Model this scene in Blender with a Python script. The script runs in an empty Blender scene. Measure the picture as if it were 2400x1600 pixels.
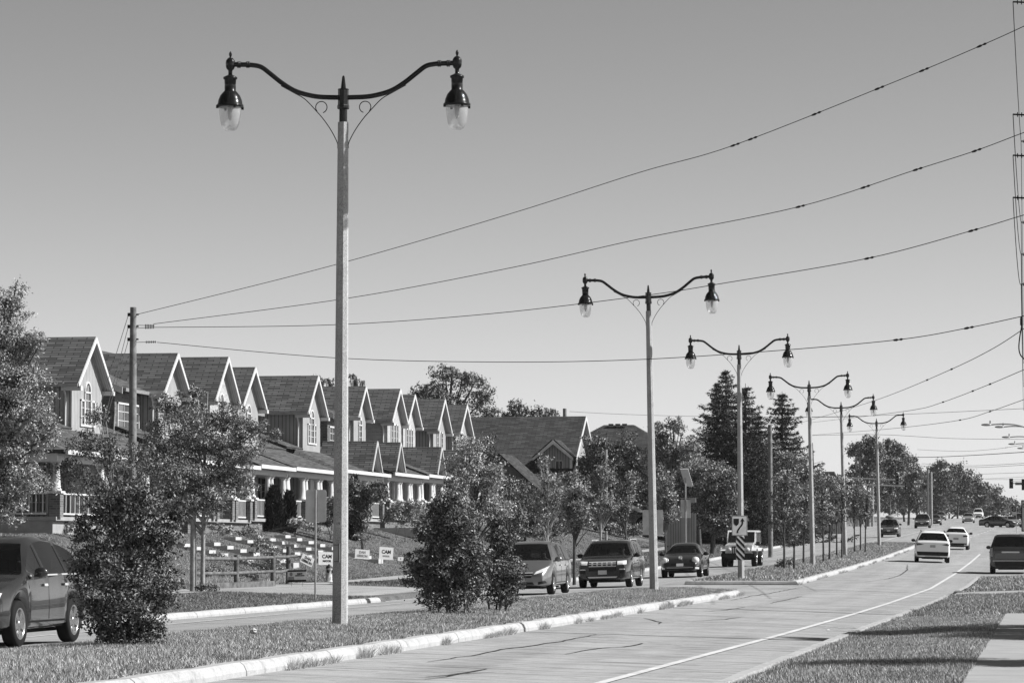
import bpy, math, random
import numpy as np
from mathutils import Vector, Matrix
from mathutils.bvhtree import BVHTree
PI = math.pi
S = bpy.context.scene
COL = S.collection

# ---------------------------------------------------------------- camera
F = 7500.0                                   # focal length in photo pixels (2400 wide)
AYAW = math.atan(1250.0 / F)
TILT = math.atan(484.0 / F)
cam_d = bpy.data.cameras.new('camera')
cam_d.lens = 36.0 * F / 2400.0
cam_d.sensor_width = 36.0
cam_d.clip_start = 0.5
cam_d.clip_end = 6000.0
cam = bpy.data.objects.new('camera', cam_d)
COL.objects.link(cam)
cam.location = (0, 0, 1.5)
cam.rotation_euler = (PI / 2 + TILT, 0, AYAW)
S.camera = cam

# ---------------------------------------------------------------- world, sun, exposure
SUN_EL, SUN_AZ = math.radians(41.0), math.radians(7.0)      # azimuth measured from +X towards +Y
sdir = Vector((math.cos(SUN_EL) * math.cos(SUN_AZ), math.cos(SUN_EL) * math.sin(SUN_AZ), math.sin(SUN_EL)))
W = bpy.data.worlds.new('World'); S.world = W; W.use_nodes = True
nt = W.node_tree; nt.nodes.clear()
sky = nt.nodes.new('ShaderNodeTexSky'); sky.sky_type = 'NISHITA'; sky.sun_disc = False
sky.sun_elevation = SUN_EL; sky.sun_rotation = PI / 2 - SUN_AZ
sky.altitude = 150; sky.air_density = 1.0; sky.dust_density = 0.6; sky.ozone_density = 1.5
sep = nt.nodes.new('ShaderNodeSeparateColor')
pw = nt.nodes.new('ShaderNodeMath'); pw.operation = 'POWER'; pw.inputs[1].default_value = 1.35
bgn = nt.nodes.new('ShaderNodeBackground'); bgn.inputs[1].default_value = 0.05
wo = nt.nodes.new('ShaderNodeOutputWorld')
nt.links.new(sky.outputs[0], sep.inputs[0]); nt.links.new(sep.outputs[0], pw.inputs[0])
nt.links.new(pw.outputs[0], bgn.inputs[0]); nt.links.new(bgn.outputs[0], wo.inputs[0])
sl = bpy.data.lights.new('sun', 'SUN'); sl.energy = 5.0; sl.angle = math.radians(0.5); sl.color = (1, 1, 1)
so = bpy.data.objects.new('sun', sl); COL.objects.link(so)
so.rotation_euler = sdir.to_track_quat('Z', 'Y').to_euler(); so.location = (60, 20, 60)
S.view_settings.view_transform = 'Standard'; S.view_settings.look = 'None'
S.view_settings.exposure = 0.77; S.view_settings.gamma = 1.0; S.view_settings.use_curve_mapping = False
S.render.engine = 'CYCLES'
S.cycles.max_bounces = 8; S.cycles.diffuse_bounces = 2; S.cycles.transparent_max_bounces = 16

# ---------------------------------------------------------------- helpers
_ca, _sa, _ct, _st = math.cos(AYAW), math.sin(AYAW), math.cos(TILT), math.sin(TILT)
def P(u, v, d):
    """world point seen at photo pixel (u, v) at horizontal forward distance d"""
    hf = F * _ct - (800 - v) * _st
    k = d / hf
    r = (u - 1200) * k
    z = 1.5 + (F * _st + (800 - v) * _ct) * k
    return Vector((-_sa * d + _ca * r, _ca * d + _sa * r, z))
def xd(X, u, v=1284):
    """depth at which the column u meets the road-parallel line at X"""
    lo, hi = 5, 3000
    for _ in range(60):
        m = (lo + hi) / 2
        if P(u, v, m).x > X: lo = m
        else: hi = m
    return lo

HY = [-200, 60, 94, 123, 156, 187, 226, 286, 373, 450, 580, 700, 1000, 5000]
HZ = [0, 0, .03, .12, .45, .82, 1.42, 2.45, 3.8, 4.8, 6.8, 8.1, 9.0, 9.0]
def hY(y): return float(np.interp(y, HY, HZ))
def XL(y): return float(np.interp(y, [0, 255, 400, 600], [-19.8, -19.8, -27, -27]))
def XR(y): return float(np.interp(y, [0, 40, 62, 85, 125, 143.5, 149, 300, 400, 600], [-3.85, -3.85, -3.7, -3.4, -3.15, -3.1, 1.6, 1.6, 6, 6]))
def road_z(x, y):
    b = hY(y)
    if x > -9.3: return b - .03 * (min(x, -3) + 9.3)
    if x < -13.6: return b - .024 * (-13.6 - max(x, -19.8))
    return b
def gz(x, y):
    b = hY(y); xl, xr = XL(y), XR(y)
    if xl <= x <= xr: return road_z(x, y)
    if x < xl:
        o = x - xl - 19.8 if False else -(xl - x) - 19.8
        k = float(np.interp(y, [90, 215, 300], [1, 1, .45]))
        z = np.interp(-o, [19.8, 20.0, 20.08, 25.5, 27.0, 28.2, 35, 60, 400], [-.2, -.2, -.03, .12, .12, .2, 1.9, 2.1, 2.6])
        return b + float(z) * (k if o < -27 else 1) + (0 if o > -27 else .12 * (1 - k))
    o = x - xr
    return b + float(np.interp(o, [0, .17, .24, 2.5, 3.9, 10, 400], [-.25, -.25, -.08, 0, 0, .1, .6]))

def tag(o, label=None, cat=None, group=None, kind=None):
    if label: o['label'] = label
    if cat: o['category'] = cat
    if group: o['group'] = group
    if kind: o['kind'] = kind
    return o
def thing(name, label, cat, loc=(0, 0, 0), rz=0, group=None):
    o = bpy.data.objects.new(name, None); COL.objects.link(o)
    o.location = loc; o.rotation_euler = (0, 0, rz); o.empty_display_size = .3
    return tag(o, label, cat, group)
def kids(o): return [c for c in bpy.data.objects if c.parent is o]
def copy_tree(o, loc=None, rz=None, label=None, group=None, scale=None):
    by = {}
    for c in bpy.data.objects:
        if c.parent: by.setdefault(c.parent.name, []).append(c)
    def rec(a, par):
        n = a.copy(); COL.objects.link(n); n.parent = par
        for ch in by.get(a.name, []): rec(ch, n)
        return n
    r = rec(o, None)
    if loc is not None: r.location = loc
    if rz is not None: r.rotation_euler = (0, 0, rz)
    if label: r['label'] = label
    if group: r['group'] = group
    if scale: r.scale = scale if hasattr(scale, '__len__') else (scale,) * 3
    return r

class MB:
    """collects polygons; build() links them as ONE mesh object with metric UVs"""
    def __init__(s): s.v = []; s.f = []; s.sm = []; s.M = Matrix()
    def at(s, x=0, y=0, z=0, rz=0, rx=0, ry=0):
        s.M = Matrix.Translation((x, y, z)) @ Matrix.Rotation(rz, 4, 'Z') @ Matrix.Rotation(ry, 4, 'Y') @ Matrix.Rotation(rx, 4, 'X'); return s
    def add(s, vs, fs, smooth=False):
        n = len(s.v); s.v += [tuple(s.M @ Vector(p)) for p in vs]
        for f in fs: s.f.append([n + i for i in f]); s.sm.append(smooth)
        return s
    def box(s, x0, x1, y0, y1, z0, z1):
        return s.add([(x0, y0, z0), (x1, y0, z0), (x1, y1, z0), (x0, y1, z0), (x0, y0, z1), (x1, y0, z1), (x1, y1, z1), (x0, y1, z1)],
                     [(0, 3, 2, 1), (4, 5, 6, 7), (0, 1, 5, 4), (1, 2, 6, 5), (2, 3, 7, 6), (3, 0, 4, 7)])
    def cbox(s, cx, cy, cz, sx, sy, sz): return s.box(cx - sx / 2, cx + sx / 2, cy - sy / 2, cy + sy / 2, cz - sz / 2, cz + sz / 2)
    def poly(s, pts): return s.add(pts, [tuple(range(len(pts)))])
    def prism(s, pts, off):
        """pts: 3D polygon, off: extrusion vector"""
        n = len(pts); o = Vector(off); a = [Vector(p) for p in pts]
        return s.add(a + [p + o for p in a], [tuple(range(n))[::-1], tuple(range(n, 2 * n))] + [(i, (i + 1) % n, n + (i + 1) % n, n + i) for i in range(n)])
    def slab(s, pts, t):
        a = [Vector(p) for p in pts]; n = (a[1] - a[0]).cross(a[2] - a[0]).normalized()
        return s.prism(pts, -n * t)
    def tube(s, path, r, seg=8, cap=True):
        path = [Vector(p) for p in path]; n = len(path)
        rr = r if hasattr(r, '__len__') else [r] * n
        vs = []; prev = None
        for i, p in enumerate(path):
            t = (path[min(i + 1, n - 1)] - path[max(i - 1, 0)])
            t = t.normalized() if t.length > 1e-9 else Vector((0, 0, 1))
            if prev is None:
                a = t.cross(Vector((0, 0, 1)) if abs(t.z) < .9 else Vector((1, 0, 0))).normalized()
            else:
                a = (prev - t * prev.dot(t)).normalized()
            prev = a; b = t.cross(a)
            for k in range(seg):
                an = 2 * PI * k / seg
                vs.append(p + (a * math.cos(an) + b * math.sin(an)) * rr[i])
        fs = [(i * seg + k, i * seg + (k + 1) % seg, (i + 1) * seg + (k + 1) % seg, (i + 1) * seg + k) for i in range(n - 1) for k in range(seg)]
        s.add(vs, fs, True)
        if cap:
            s.add(vs[:seg], [tuple(range(seg))[::-1]]); s.add(vs[-seg:], [tuple(range(seg))])
        return s
    def lathe(s, prof, seg=16, smooth=True, a0=0):
        """prof: (r, z) list, about local z"""
        n = len(prof)
        vs = [(r * math.cos(a0 + 2 * PI * k / seg), r * math.sin(a0 + 2 * PI * k / seg), z) for r, z in prof for k in range(seg)]
        fs = [(i * seg + k, i * seg + (k + 1) % seg, (i + 1) * seg + (k + 1) % seg, (i + 1) * seg + k) for i in range(n - 1) for k in range(seg)]
        return s.add(vs, fs, smooth)
    def ball(s, cx, cy, cz, rx, ry, rz, seg=12, rings=8):
        vs = []; fs = []
        for i in range(rings + 1):
            t = PI * i / rings
            for k in range(seg):
                a = 2 * PI * k / seg
                vs.append((cx + rx * math.sin(t) * math.cos(a), cy + ry * math.sin(t) * math.sin(a), cz + rz * math.cos(t)))
        for i in range(rings):
            for k in range(seg): fs.append((i * seg + k, (i + 1) * seg + k, (i + 1) * seg + (k + 1) % seg, i * seg + (k + 1) % seg))
        return s.add(vs, fs, True)
    def build(s, name, mat, parent=None, loc=None, uv=True, weld=False):
        me = bpy.data.meshes.new(name)
        me.from_pydata(s.v, [], s.f); me.update()
        me.polygons.foreach_set('use_smooth', s.sm)
        if uv and s.f:
            ul = me.uv_layers.new(name='UVMap')
            for p in me.polygons:
                n = p.normal
                t = Vector((0, 0, 1)).cross(n)
                t = t.normalized() if t.length > .02 else Vector((0, 1, 0))
                b = n.cross(t)
                for li in p.loop_indices:
                    co = me.vertices[me.loops[li].vertex_index].co
                    ul.data[li].uv = (co.dot(t), co.dot(b))
        me.materials.append(mat)
        o = bpy.data.objects.new(name, me); COL.objects.link(o)
        if parent: o.parent = parent
        if loc is not None: o.location = loc
        return o

def np_mesh(name, verts, k, mat, parent=None, smooth=False):
    """verts: (N*k, 3) array of separate k-gons"""
    verts = np.asarray(verts, dtype=np.float32).reshape(-1, 3); nv = len(verts); nf = nv // k
    me = bpy.data.meshes.new(name)
    me.vertices.add(nv); me.vertices.foreach_set('co', verts.ravel())
    me.loops.add(nv); me.loops.foreach_set('vertex_index', np.arange(nv, dtype=np.int32))
    me.polygons.add(nf); me.polygons.foreach_set('loop_start', np.arange(0, nv, k, dtype=np.int32))
    me.polygons.foreach_set('loop_total', np.full(nf, k, dtype=np.int32))
    me.update(calc_edges=True); me.validate()
    me.materials.append(mat)
    o = bpy.data.objects.new(name, me); COL.objects.link(o)
    if parent: o.parent = parent
    return o

# ---------------------------------------------------------------- materials (all neutral: the photograph is black and white)
def newmat(name):
    m = bpy.data.materials.new(name); m.use_nodes = True
    b = m.node_tree.nodes['Principled BSDF']; return m, m.node_tree, b
def g3(x): return (x, x, x, 1)
def nd(nt, typ, **kw):
    n = nt.nodes.new(typ)
    for k, v in kw.items(): setattr(n, k, v)
    return n
def ramp(nt, src, stops):
    r = nt.nodes.new('ShaderNodeValToRGB')
    el = r.color_ramp.elements
    while len(el) < len(stops): el.new(.5)
    for e, (p, c) in zip(el, stops): e.position = p; e.color = g3(c)
    nt.links.new(src, r.inputs[0]); return r.outputs[0]
def mul(nt, a, b, fac=1.0):
    m = nt.nodes.new('ShaderNodeMix'); m.data_type = 'RGBA'; m.blend_type = 'MULTIPLY'; m.inputs[0].default_value = fac
    nt.links.new(a, m.inputs[6]); nt.links.new(b, m.inputs[7]); return m.outputs[2]
def coords(nt, kind='Object', scale=(1, 1, 1)):
    t = nt.nodes.new('ShaderNodeTexCoord'); m = nt.nodes.new('ShaderNodeMapping'); m.inputs[3].default_value = scale
    nt.links.new(t.outputs[kind], m.inputs[0]); return m.outputs[0]
def noise(nt, vec, scale, detail=4, rough=.6):
    n = nt.nodes.new('ShaderNodeTexNoise'); n.inputs['Scale'].default_value = scale; n.inputs['Detail'].default_value = detail
    n.inputs['Roughness'].default_value = rough; nt.links.new(vec, n.inputs[0]); return n.outputs[0]
def bump(nt, b, src, strength=.3, dist=.02):
    n = nt.nodes.new('ShaderNodeBump'); n.inputs['Strength'].default_value = strength; n.inputs['Distance'].default_value = dist
    nt.links.new(src, n.inputs['Height']); nt.links.new(n.outputs[0], b.inputs['Normal'])
def plain(name, c, rough=.6, metal=0, var=.25, scale=6, bmp=0, spec=.08, coat=0):
    m, nt, b = newmat(name)
    v = coords(nt); n = noise(nt, v, scale)
    nt.links.new(ramp(nt, n, [(.3, c * (1 - var)), (.7, min(1, c * (1 + var)))]), b.inputs['Base Color'])
    b.inputs['Roughness'].default_value = rough; b.inputs['Metallic'].default_value = metal
    b.inputs['Specular IOR Level'].default_value = spec
    if coat: b.inputs['Coat Weight'].default_value = coat; b.inputs['Coat Roughness'].default_value = .03
    if bmp: bump(nt, b, noise(nt, v, scale * 6), bmp, .01)
    return m
def leafmat(name, c, var=.5, trans=.25, rough=.45, patch=False, spec=.16):
    m, nt, b = newmat(name)
    g = nt.nodes.new('ShaderNodeNewGeometry')
    oi = nt.nodes.new('ShaderNodeObjectInfo')
    col = ramp(nt, g.outputs['Random Per Island'], [(0, c * (1 - var)), (.6, c), (1, c * (1 + var * 1.3))])
    col = mul(nt, col, ramp(nt, oi.outputs['Random'], [(0, .8), (1, 1.0)]))
    if patch: col = mul(nt, col, ramp(nt, noise(nt, coords(nt), .9, 5, .7), [(.32, .5), (.5, .85), (.68, 1.0)]))
    nt.links.new(col, b.inputs['Base Color'])
    b.inputs['Roughness'].default_value = rough; b.inputs['Specular IOR Level'].default_value = spec
    tr = nt.nodes.new('ShaderNodeBsdfTranslucent'); nt.links.new(col, tr.inputs[0])
    mx = nt.nodes.new('ShaderNodeMixShader'); mx.inputs[0].default_value = trans
    out = nt.nodes['Material Output']
    nt.links.new(b.outputs[0], mx.inputs[1]); nt.links.new(tr.outputs[0], mx.inputs[2]); nt.links.new(mx.outputs[0], out.inputs[0])
    return m
def brickmat(name, c, mortar, w=.22, h=.075, ms=.012, var=.25, bmp=.4, rough=.85, offset=.5):
    m, nt, b = newmat(name)
    uv = coords(nt, 'UV')
    br = nt.nodes.new('ShaderNodeTexBrick'); nt.links.new(uv, br.inputs[0])
    br.offset = offset
    br.inputs['Color1'].default_value = g3(c * (1 - var)); br.inputs['Color2'].default_value = g3(c * (1 + var)); br.inputs['Mortar'].default_value = g3(mortar)
    br.inputs['Scale'].default_value = 1; br.inputs['Mortar Size'].default_value = ms; br.inputs['Brick Width'].default_value = w; br.inputs['Row Height'].default_value = h
    br.inputs['Bias'].default_value = 0
    n = noise(nt, uv, 1.3, 5)
    nt.links.new(mul(nt, br.outputs[0], ramp(nt, n, [(.3, .8), (.7, 1.0)])), b.inputs['Base Color'])
    b.inputs['Roughness'].default_value = rough; b.inputs['Specular IOR Level'].default_value = .05
    if bmp: bump(nt, b, br.outputs[0], bmp, .012)
    return m
M = {}
M['shingle'] = brickmat('shingle', .125, .04, .62, .15, .02, .38, .5, .95)
M['shingle_dark'] = brickmat('shingle_dark', .075, .03, .6, .17, .02, .38, .5, .95)
M['brick'] = brickmat('brick', .16, .26, .24, .085, .012, .35)
M['brick_light'] = brickmat('brick_light', .42, .5, .24, .085, .012, .18)
M['siding'] = brickmat('siding', .42, .16, .2, 40.0, .02, .03, .6, .6)           # vertical boards
M['white'] = plain('white_paint', .62, .5, var=.05)
M['soffit'] = brickmat('soffit', .5, .3, .1, 40., .012, .02, .3, .6)
M['concrete'] = plain('concrete', .34, .9, var=.14, scale=3, bmp=.3)
M['pole_conc'] = None
M['glass_win'] = plain('window_glass', .09, .08, var=.3, scale=1.2, spec=.8)
M['dark_glass'] = plain('dark_glass', .015, .06, var=.1, spec=.5)
M['black_metal'] = plain('black_metal', .012, .28, var=.1, coat=.6)
M['wire'] = plain('wire', .02, .6)
M['wood_pole'] = plain('wood_pole', .2, .9, var=.4, scale=4, bmp=.4)
M['wood_dark'] = plain('wood_weathered', .14, .9, var=.45, scale=5, bmp=.4)
M['rubber'] = plain('rubber', .012, .8, spec=.15)
M['rim'] = plain('rim', .55, .25, metal=.9, var=.1, spec=.5)
M['chrome'] = plain('chrome', .7, .25, metal=.4, var=.05, spec=.6)
M['dark_plastic'] = plain('dark_plastic', .013, .55, spec=.25)
M['plate'] = plain('plate', .6, .5, var=.1)
M['lamp_clear'] = plain('lamp_clear', .75, .1, var=.1, coat=1)
M['tail'] = plain('tail_lamp', .08, .15, var=.1, coat=1)
M['seat'] = plain('seat', .02, .9, spec=.1)
M['skin'] = plain('skin', .42, .5, var=.08)
M['hair'] = plain('hair', .04, .6)
M['cloth_l'] = plain('cloth_light', .5, .9)
M['cloth_d'] = plain('cloth_dark', .06, .9)
M['sign_back'] = plain('sign_back', .72, .5, metal=.3, var=.2, scale=2)
M['galv'] = plain('galvanized', .4, .45, metal=.5, var=.15)
M['sign_white'] = plain('sign_white', .55, .5, var=.04)
M['ink'] = plain('ink', .015, .6)
M['ink_grey'] = plain('ink_grey', .2, .6)
M['paint_line'] = plain('line_paint', .56, .85, var=.22, scale=3)
M['tar'] = plain('tar', .06, .9)
M['bark'] = plain('bark', .1, .95, var=.4, scale=9, bmp=.5)
M['bark_light'] = plain('bark_light', .32, .9, var=.35, scale=7, bmp=.4)
M['leaf'] = leafmat('leaf', .29, .7, .08, .5)
M['leaf_dark'] = leafmat('leaf_dark', .19, .85, .04, .4)
M['leaf_light'] = leafmat('leaf_light', .4, .7, .08, .55)
M['needle'] = leafmat('needle', .075, .6, .05, .6, spec=.05)
M['cedar'] = leafmat('cedar_leaf', .04, .5, .1, .7)
M['grass'] = leafmat('grass_blade', .56, .8, .06, .8, True, 0.0)
M['lawn'] = leafmat('lawn_blade', .3, .8, .06, .8, True, 0.0)
M['drygrass'] = leafmat('dry_grass', .55, .5, .3, .7)

def m_polec():
    m, nt, b = newmat('pole_concrete'); v = coords(nt)
    n1 = noise(nt, v, 60, 3, .8); n2 = noise(nt, v, 3, 4)
    c = mul(nt, ramp(nt, n1, [(.35, .25), (.5, .5), (.68, .72)]), ramp(nt, n2, [(.3, .8), (.7, 1)]))
    nt.links.new(c, b.inputs['Base Color']); b.inputs['Roughness'].default_value = .9; b.inputs['Specular IOR Level'].default_value = .05; bump(nt, b, n1, .4, .004); return m
M['pole_conc'] = m_polec()
def m_road():
    m, nt, b = newmat('road_concrete')
    v = coords(nt); vs = coords(nt, 'Object', (.5, 6, 1)); vl = coords(nt, 'Object', (1.2, .04, 1)); vs2 = coords(nt, 'Object', (.22, 2.2, 1))
    fine = noise(nt, v, 45, 3, .8); blot = noise(nt, v, .35, 5, .6)
    groove = noise(nt, vs, 1.2, 2, .5); groove2 = noise(nt, vs2, 1.0, 3, .6); tr = noise(nt, vl, 1.0, 3, .5)
    c = ramp(nt, fine, [(.3, .33), (.7, .49)])
    c = mul(nt, c, ramp(nt, blot, [(.3, .84), (.42, .95), (.7, 1)]))
    c = mul(nt, c, ramp(nt, groove, [(.34, .5), (.43, .9), (.6, 1)]))
    c = mul(nt, c, ramp(nt, groove2, [(.33, .62), (.42, 1)]))
    s3 = noise(nt, coords(nt, 'Object', (.4, 2.6, 1)), 1.0, 3, .55); s4 = noise(nt, coords(nt, 'Object', (.25, 1.1, 1)), 1.7, 4, .6)
    c = mul(nt, c, ramp(nt, s3, [(.482, 1), (.5, .6), (.518, 1)])); c = mul(nt, c, ramp(nt, s4, [(.49, 1), (.5, .66), (.51, 1)]))
    c = mul(nt, c, ramp(nt, tr, [(.35, .86), (.6, 1)]))
    nt.links.new(c, b.inputs['Base Color']); b.inputs['Roughness'].default_value = .95; b.inputs['Specular IOR Level'].default_value = .03
    bump(nt, b, groove, .25, .01); return m
M['road'] = m_road()
def m_ground():
    m, nt, b = newmat('ground_soil_grass'); v = coords(nt)
    n1 = noise(nt, v, 1.1, 6, .7); n2 = noise(nt, v, 30, 4, .8)
    c = mul(nt, ramp(nt, n1, [(.3, .12), (.7, .26)]), ramp(nt, n2, [(.3, .55), (.7, 1)]))
    nt.links.new(c, b.inputs['Base Color']); b.inputs['Roughness'].default_value = 1; b.inputs['Specular IOR Level'].default_value = 0
    bump(nt, b, n2, .8, .05); return m
M['ground'] = m_ground()
def m_kerb():
    m, nt, b = newmat('kerb_concrete'); v = coords(nt)
    n1 = noise(nt, v, 4, 6, .7); n2 = noise(nt, v, 40, 3, .7)
    c = mul(nt, ramp(nt, n1, [(.28, .26), (.45, .42), (.7, .5)]), ramp(nt, n2, [(.25, .75), (.6, 1)]))
    sp = nt.nodes.new('ShaderNodeSeparateXYZ'); tc = nt.nodes.new('ShaderNodeTexCoord'); nt.links.new(tc.outputs['Object'], sp.inputs[0])
    m1 = nt.nodes.new('ShaderNodeMath'); m1.operation = 'PINGPONG'; m1.inputs[1].default_value = 2.3; nt.links.new(sp.outputs[1], m1.inputs[0])
    c = mul(nt, c, ramp(nt, m1.outputs[0], [(.012, .3), (.03, 1.0)]))
    nt.links.new(c, b.inputs['Base Color']); b.inputs['Roughness'].default_value = .9; b.inputs['Specular IOR Level'].default_value = .05; bump(nt, b, n1, .5, .01); return m
M['kerb'] = m_kerb()
M['walk'] = plain('walk_concrete', .35, .9, var=.1, scale=1.5, bmp=.2)
M['stepc'] = plain('step_concrete', .46, .9, var=.15, scale=3, bmp=.2)
def m_glass(name, tint, mixf):
    m, nt, b = newmat(name); out = nt.nodes['Material Output']
    t = nt.nodes.new('ShaderNodeBsdfTransparent'); t.inputs[0].default_value = g3(tint)
    b.inputs['Base Color'].default_value = g3(.02); b.inputs['Roughness'].default_value = .03; b.inputs['Specular IOR Level'].default_value = .6
    mx = nt.nodes.new('ShaderNodeMixShader'); fr = nt.nodes.new('ShaderNodeFresnel'); fr.inputs[0].default_value = 2.0
    b.inputs['Base Color'].default_value = g3(.0); b.inputs['Metallic'].default_value = 0; gl_ = nt.nodes.new('ShaderNodeBsdfGlossy'); gl_.inputs['Roughness'].default_value = .02; gl_.inputs[0].default_value = g3(.9)
    nt.links.new(fr.outputs[0], mx.inputs[0])
    nt.links.new(t.outputs[0], mx.inputs[1]); nt.links.new(gl_.outputs[0], mx.inputs[2]); nt.links.new(mx.outputs[0], out.inputs[0]); return m
M['car_glass'] = m_glass('car_glass', .3, .5)
def m_globe():
    m, nt, b = newmat('lamp_globe'); out = nt.nodes['Material Output']
    t = nt.nodes.new('ShaderNodeBsdfTransparent'); t.inputs[0].default_value = g3(.93)
    b.inputs['Base Color'].default_value = g3(.85); b.inputs['Roughness'].default_value = .12; b.inputs['Coat Weight'].default_value = 1
    v = coords(nt, 'Object'); w = nt.nodes.new('ShaderNodeTexNoise'); w.inputs['Scale'].default_value = 9; nt.links.new(v, w.inputs[0])
    mx = nt.nodes.new('ShaderNodeMixShader'); mx.inputs[0].default_value = .26
    nt.links.new(t.outputs[0], mx.inputs[1]); nt.links.new(b.outputs[0], mx.inputs[2]); nt.links.new(mx.outputs[0], out.inputs[0]); return m
M['globe'] = m_globe()
def paint(name, c, metal=.3, rough=.3): return plain(name, c, rough, metal, var=.04, scale=2, coat=1, spec=.5)
def catmull(p, n=6):
    p = [Vector(q) for q in p]; o = []
    for i in range(len(p) - 1):
        a, b, c, d = p[max(i - 1, 0)], p[i], p[i + 1], p[min(i + 2, len(p) - 1)]
        for k in range(n):
            t = k / n
            o.append(.5 * ((2 * b) + (-a + c) * t + (2 * a - 5 * b + 4 * c - d) * t * t + (-a + 3 * b - 3 * c + d) * t ** 3))
    o.append(p[-1]); return o
def text_mesh(body, size, mat, parent, M4, name='lettering', extrude=.002, bold=0.0):
    """lettering in the local x-z plane facing -y, centred; M4 places it"""
    cu = bpy.data.curves.new('t', 'FONT'); cu.body = body; cu.size = size; cu.align_x = 'CENTER'; cu.align_y = 'CENTER'; cu.extrude = extrude; cu.offset = bold
    cu.resolution_u = 3
    ob = bpy.data.objects.new('t', cu); COL.objects.link(ob)
    dg = bpy.context.evaluated_depsgraph_get(); me = bpy.data.meshes.new_from_object(ob.evaluated_get(dg))
    bpy.data.objects.remove(ob); bpy.data.curves.remove(cu)
    me.transform(M4 @ Matrix.Rotation(PI / 2, 4, 'X')); me.name = name
    me.materials.clear(); me.materials.append(mat)
    o = bpy.data.objects.new(name, me); COL.objects.link(o); o.parent = parent
    return o
# ================================================================ terrain, roads, medians
def ystations(y0, y1):
    ys = list(np.arange(max(y0, -20), min(y1, 320), 1.0)) + list(np.arange(320, 720, 5.0)) + [750, 800, 900, 1000, 1300, 1600]
    ys = [y for y in ys if y0 <= y <= y1]
    if not ys or ys[0] > y0: ys = [y0] + ys
    if ys[-1] < y1: ys.append(y1)
    return ys
def sheet(name, xfs, y0, y1, mat, zoff=0, zf=gz, parent=None, kind='structure', eps=None):
    """sheet over x columns xfs (numbers or functions of y)"""
    ys = ystations(y0, y1); vs = []; fs = []
    for y in ys:
        for xf in xfs:
            x = xf(y) if callable(xf) else xf
            vs.append((x, y, zf(x, y) + zoff))
    n = len(xfs)
    for j in range(len(ys) - 1):
        for i in range(n - 1):
            a = j * n + i; fs.append((a, a + 1, a + n + 1, a + n))
    mb = MB(); mb.add(vs, fs, True); o = mb.build(name, mat, parent)
    if kind: o['kind'] = kind
    return o
def gl(x, y): return gz(min(x, XL(y) - 1e-4), y)
def gr(x, y): return gz(max(x, XR(y) + 1e-4), y)
lx = lambda o: (lambda y: XL(y) - o)
rx = lambda o: (lambda y: XR(y) + o)
sheet('ground', [lx(1200), lx(380), lx(150), lx(40.2), lx(28), lx(20), lx(15.2), lx(12), lx(10), lx(8.4), lx(7.2), lx(5.7), lx(3), lx(.28), lx(.2), lx(.0)], -20, 1600, M['ground'], zf=gl)
sheet('ground', [rx(0), rx(.17), rx(.24), rx(1), rx(2.1), rx(3.9), rx(10), rx(60), rx(400), rx(1200)], -20, 1600, M['ground'], zf=gr)
sheet('road', [lambda y: XL(y) + .002, lambda y: max(XL(y) + .01, -19.8), -18.4, -16, -13.6, -11.45, -9.3, -7, -4.8, lambda y: min(XR(y) - .004, -3.0), lambda y: XR(y) - .002], -20, 1600, M['road'], zf=lambda x, y: road_z(x, y))

def kerb(name, path, zbase, h=.16, w=.26, closed=False, side=1, label=None):
    """sweep of a kerb; side=+1: body lies to the left of the path direction"""
    n = len(path); prof = [(0, -.25), (.0, h * .35), (.035, h * .8), (.08, h), (w, h), (w, -.25)]
    vs = []; fs = []; m = len(prof)
    for i, (x, y) in enumerate(path):
        a = Vector(path[i - 1]) if (i > 0 or closed) else Vector(path[i]); b = Vector(path[(i + 1) % n]) if (i < n - 1 or closed) else Vector(path[i])
        t = (b - a).normalized(); nn = Vector((-t.y, t.x)) * side
        for o, z in prof:
            px, py = x + nn.x * o, y + nn.y * o
            vs.append((px, py, zbase(x, y) + z + (.006 * math.sin(y * 2.1) if z > 0 else 0)))
    for i in range(n if closed else n - 1):
        for k in range(m - 1):
            a = i * m + k; b = ((i + 1) % n) * m + k; fs.append((a, b, b + 1, a + 1))
    if not closed:
        fs.append(tuple(range(m))); fs.append(tuple(range((n - 1) * m, n * m))[::-1])
    o = MB().add(vs, fs).build(name, M['kerb']); o['kind'] = 'structure'; return o
def line(x0, y0, x1, y1, step=1.0):
    n = max(1, int(math.hypot(x1 - x0, y1 - y0) / step)); return [(x0 + (x1 - x0) * i / n, y0 + (y1 - y0) * i / n) for i in range(n + 1)]
def arc(cx, cy, r, a0, a1, n=8): return [(cx + r * math.cos(math.radians(a0 + (a1 - a0) * i / n)), cy + r * math.sin(math.radians(a0 + (a1 - a0) * i / n))) for i in range(n + 1)]
# kerbs of the carriageway edges
kerb('kerb', line(-19.8, 28, -19.8, 94.6) + arc(-21.3, 94.6, 1.5, 0, 70, 6), lambda x, y: road_z(-19.8, y), h=.14, side=1)
kerb('kerb', arc(-21.4, 113.6, 1.6, -70, 0, 6) + line(-19.8, 114.6, -19.8, 250), lambda x, y: road_z(-19.8, y), h=.14, side=1)
kerb('kerb', [(XR(y), y) for y in range(20, 104)], lambda x, y: road_z(XR(y), y), h=.13, w=.22, side=-1)
kerb('kerb', [(4, 110.5)] + line(-1.6, 110.4, -3.2, 112) + [(XR(y), y) for y in range(113, 144)], lambda x, y: road_z(min(x, XR(y)), y), h=.13, w=.22, side=-1)
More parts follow.
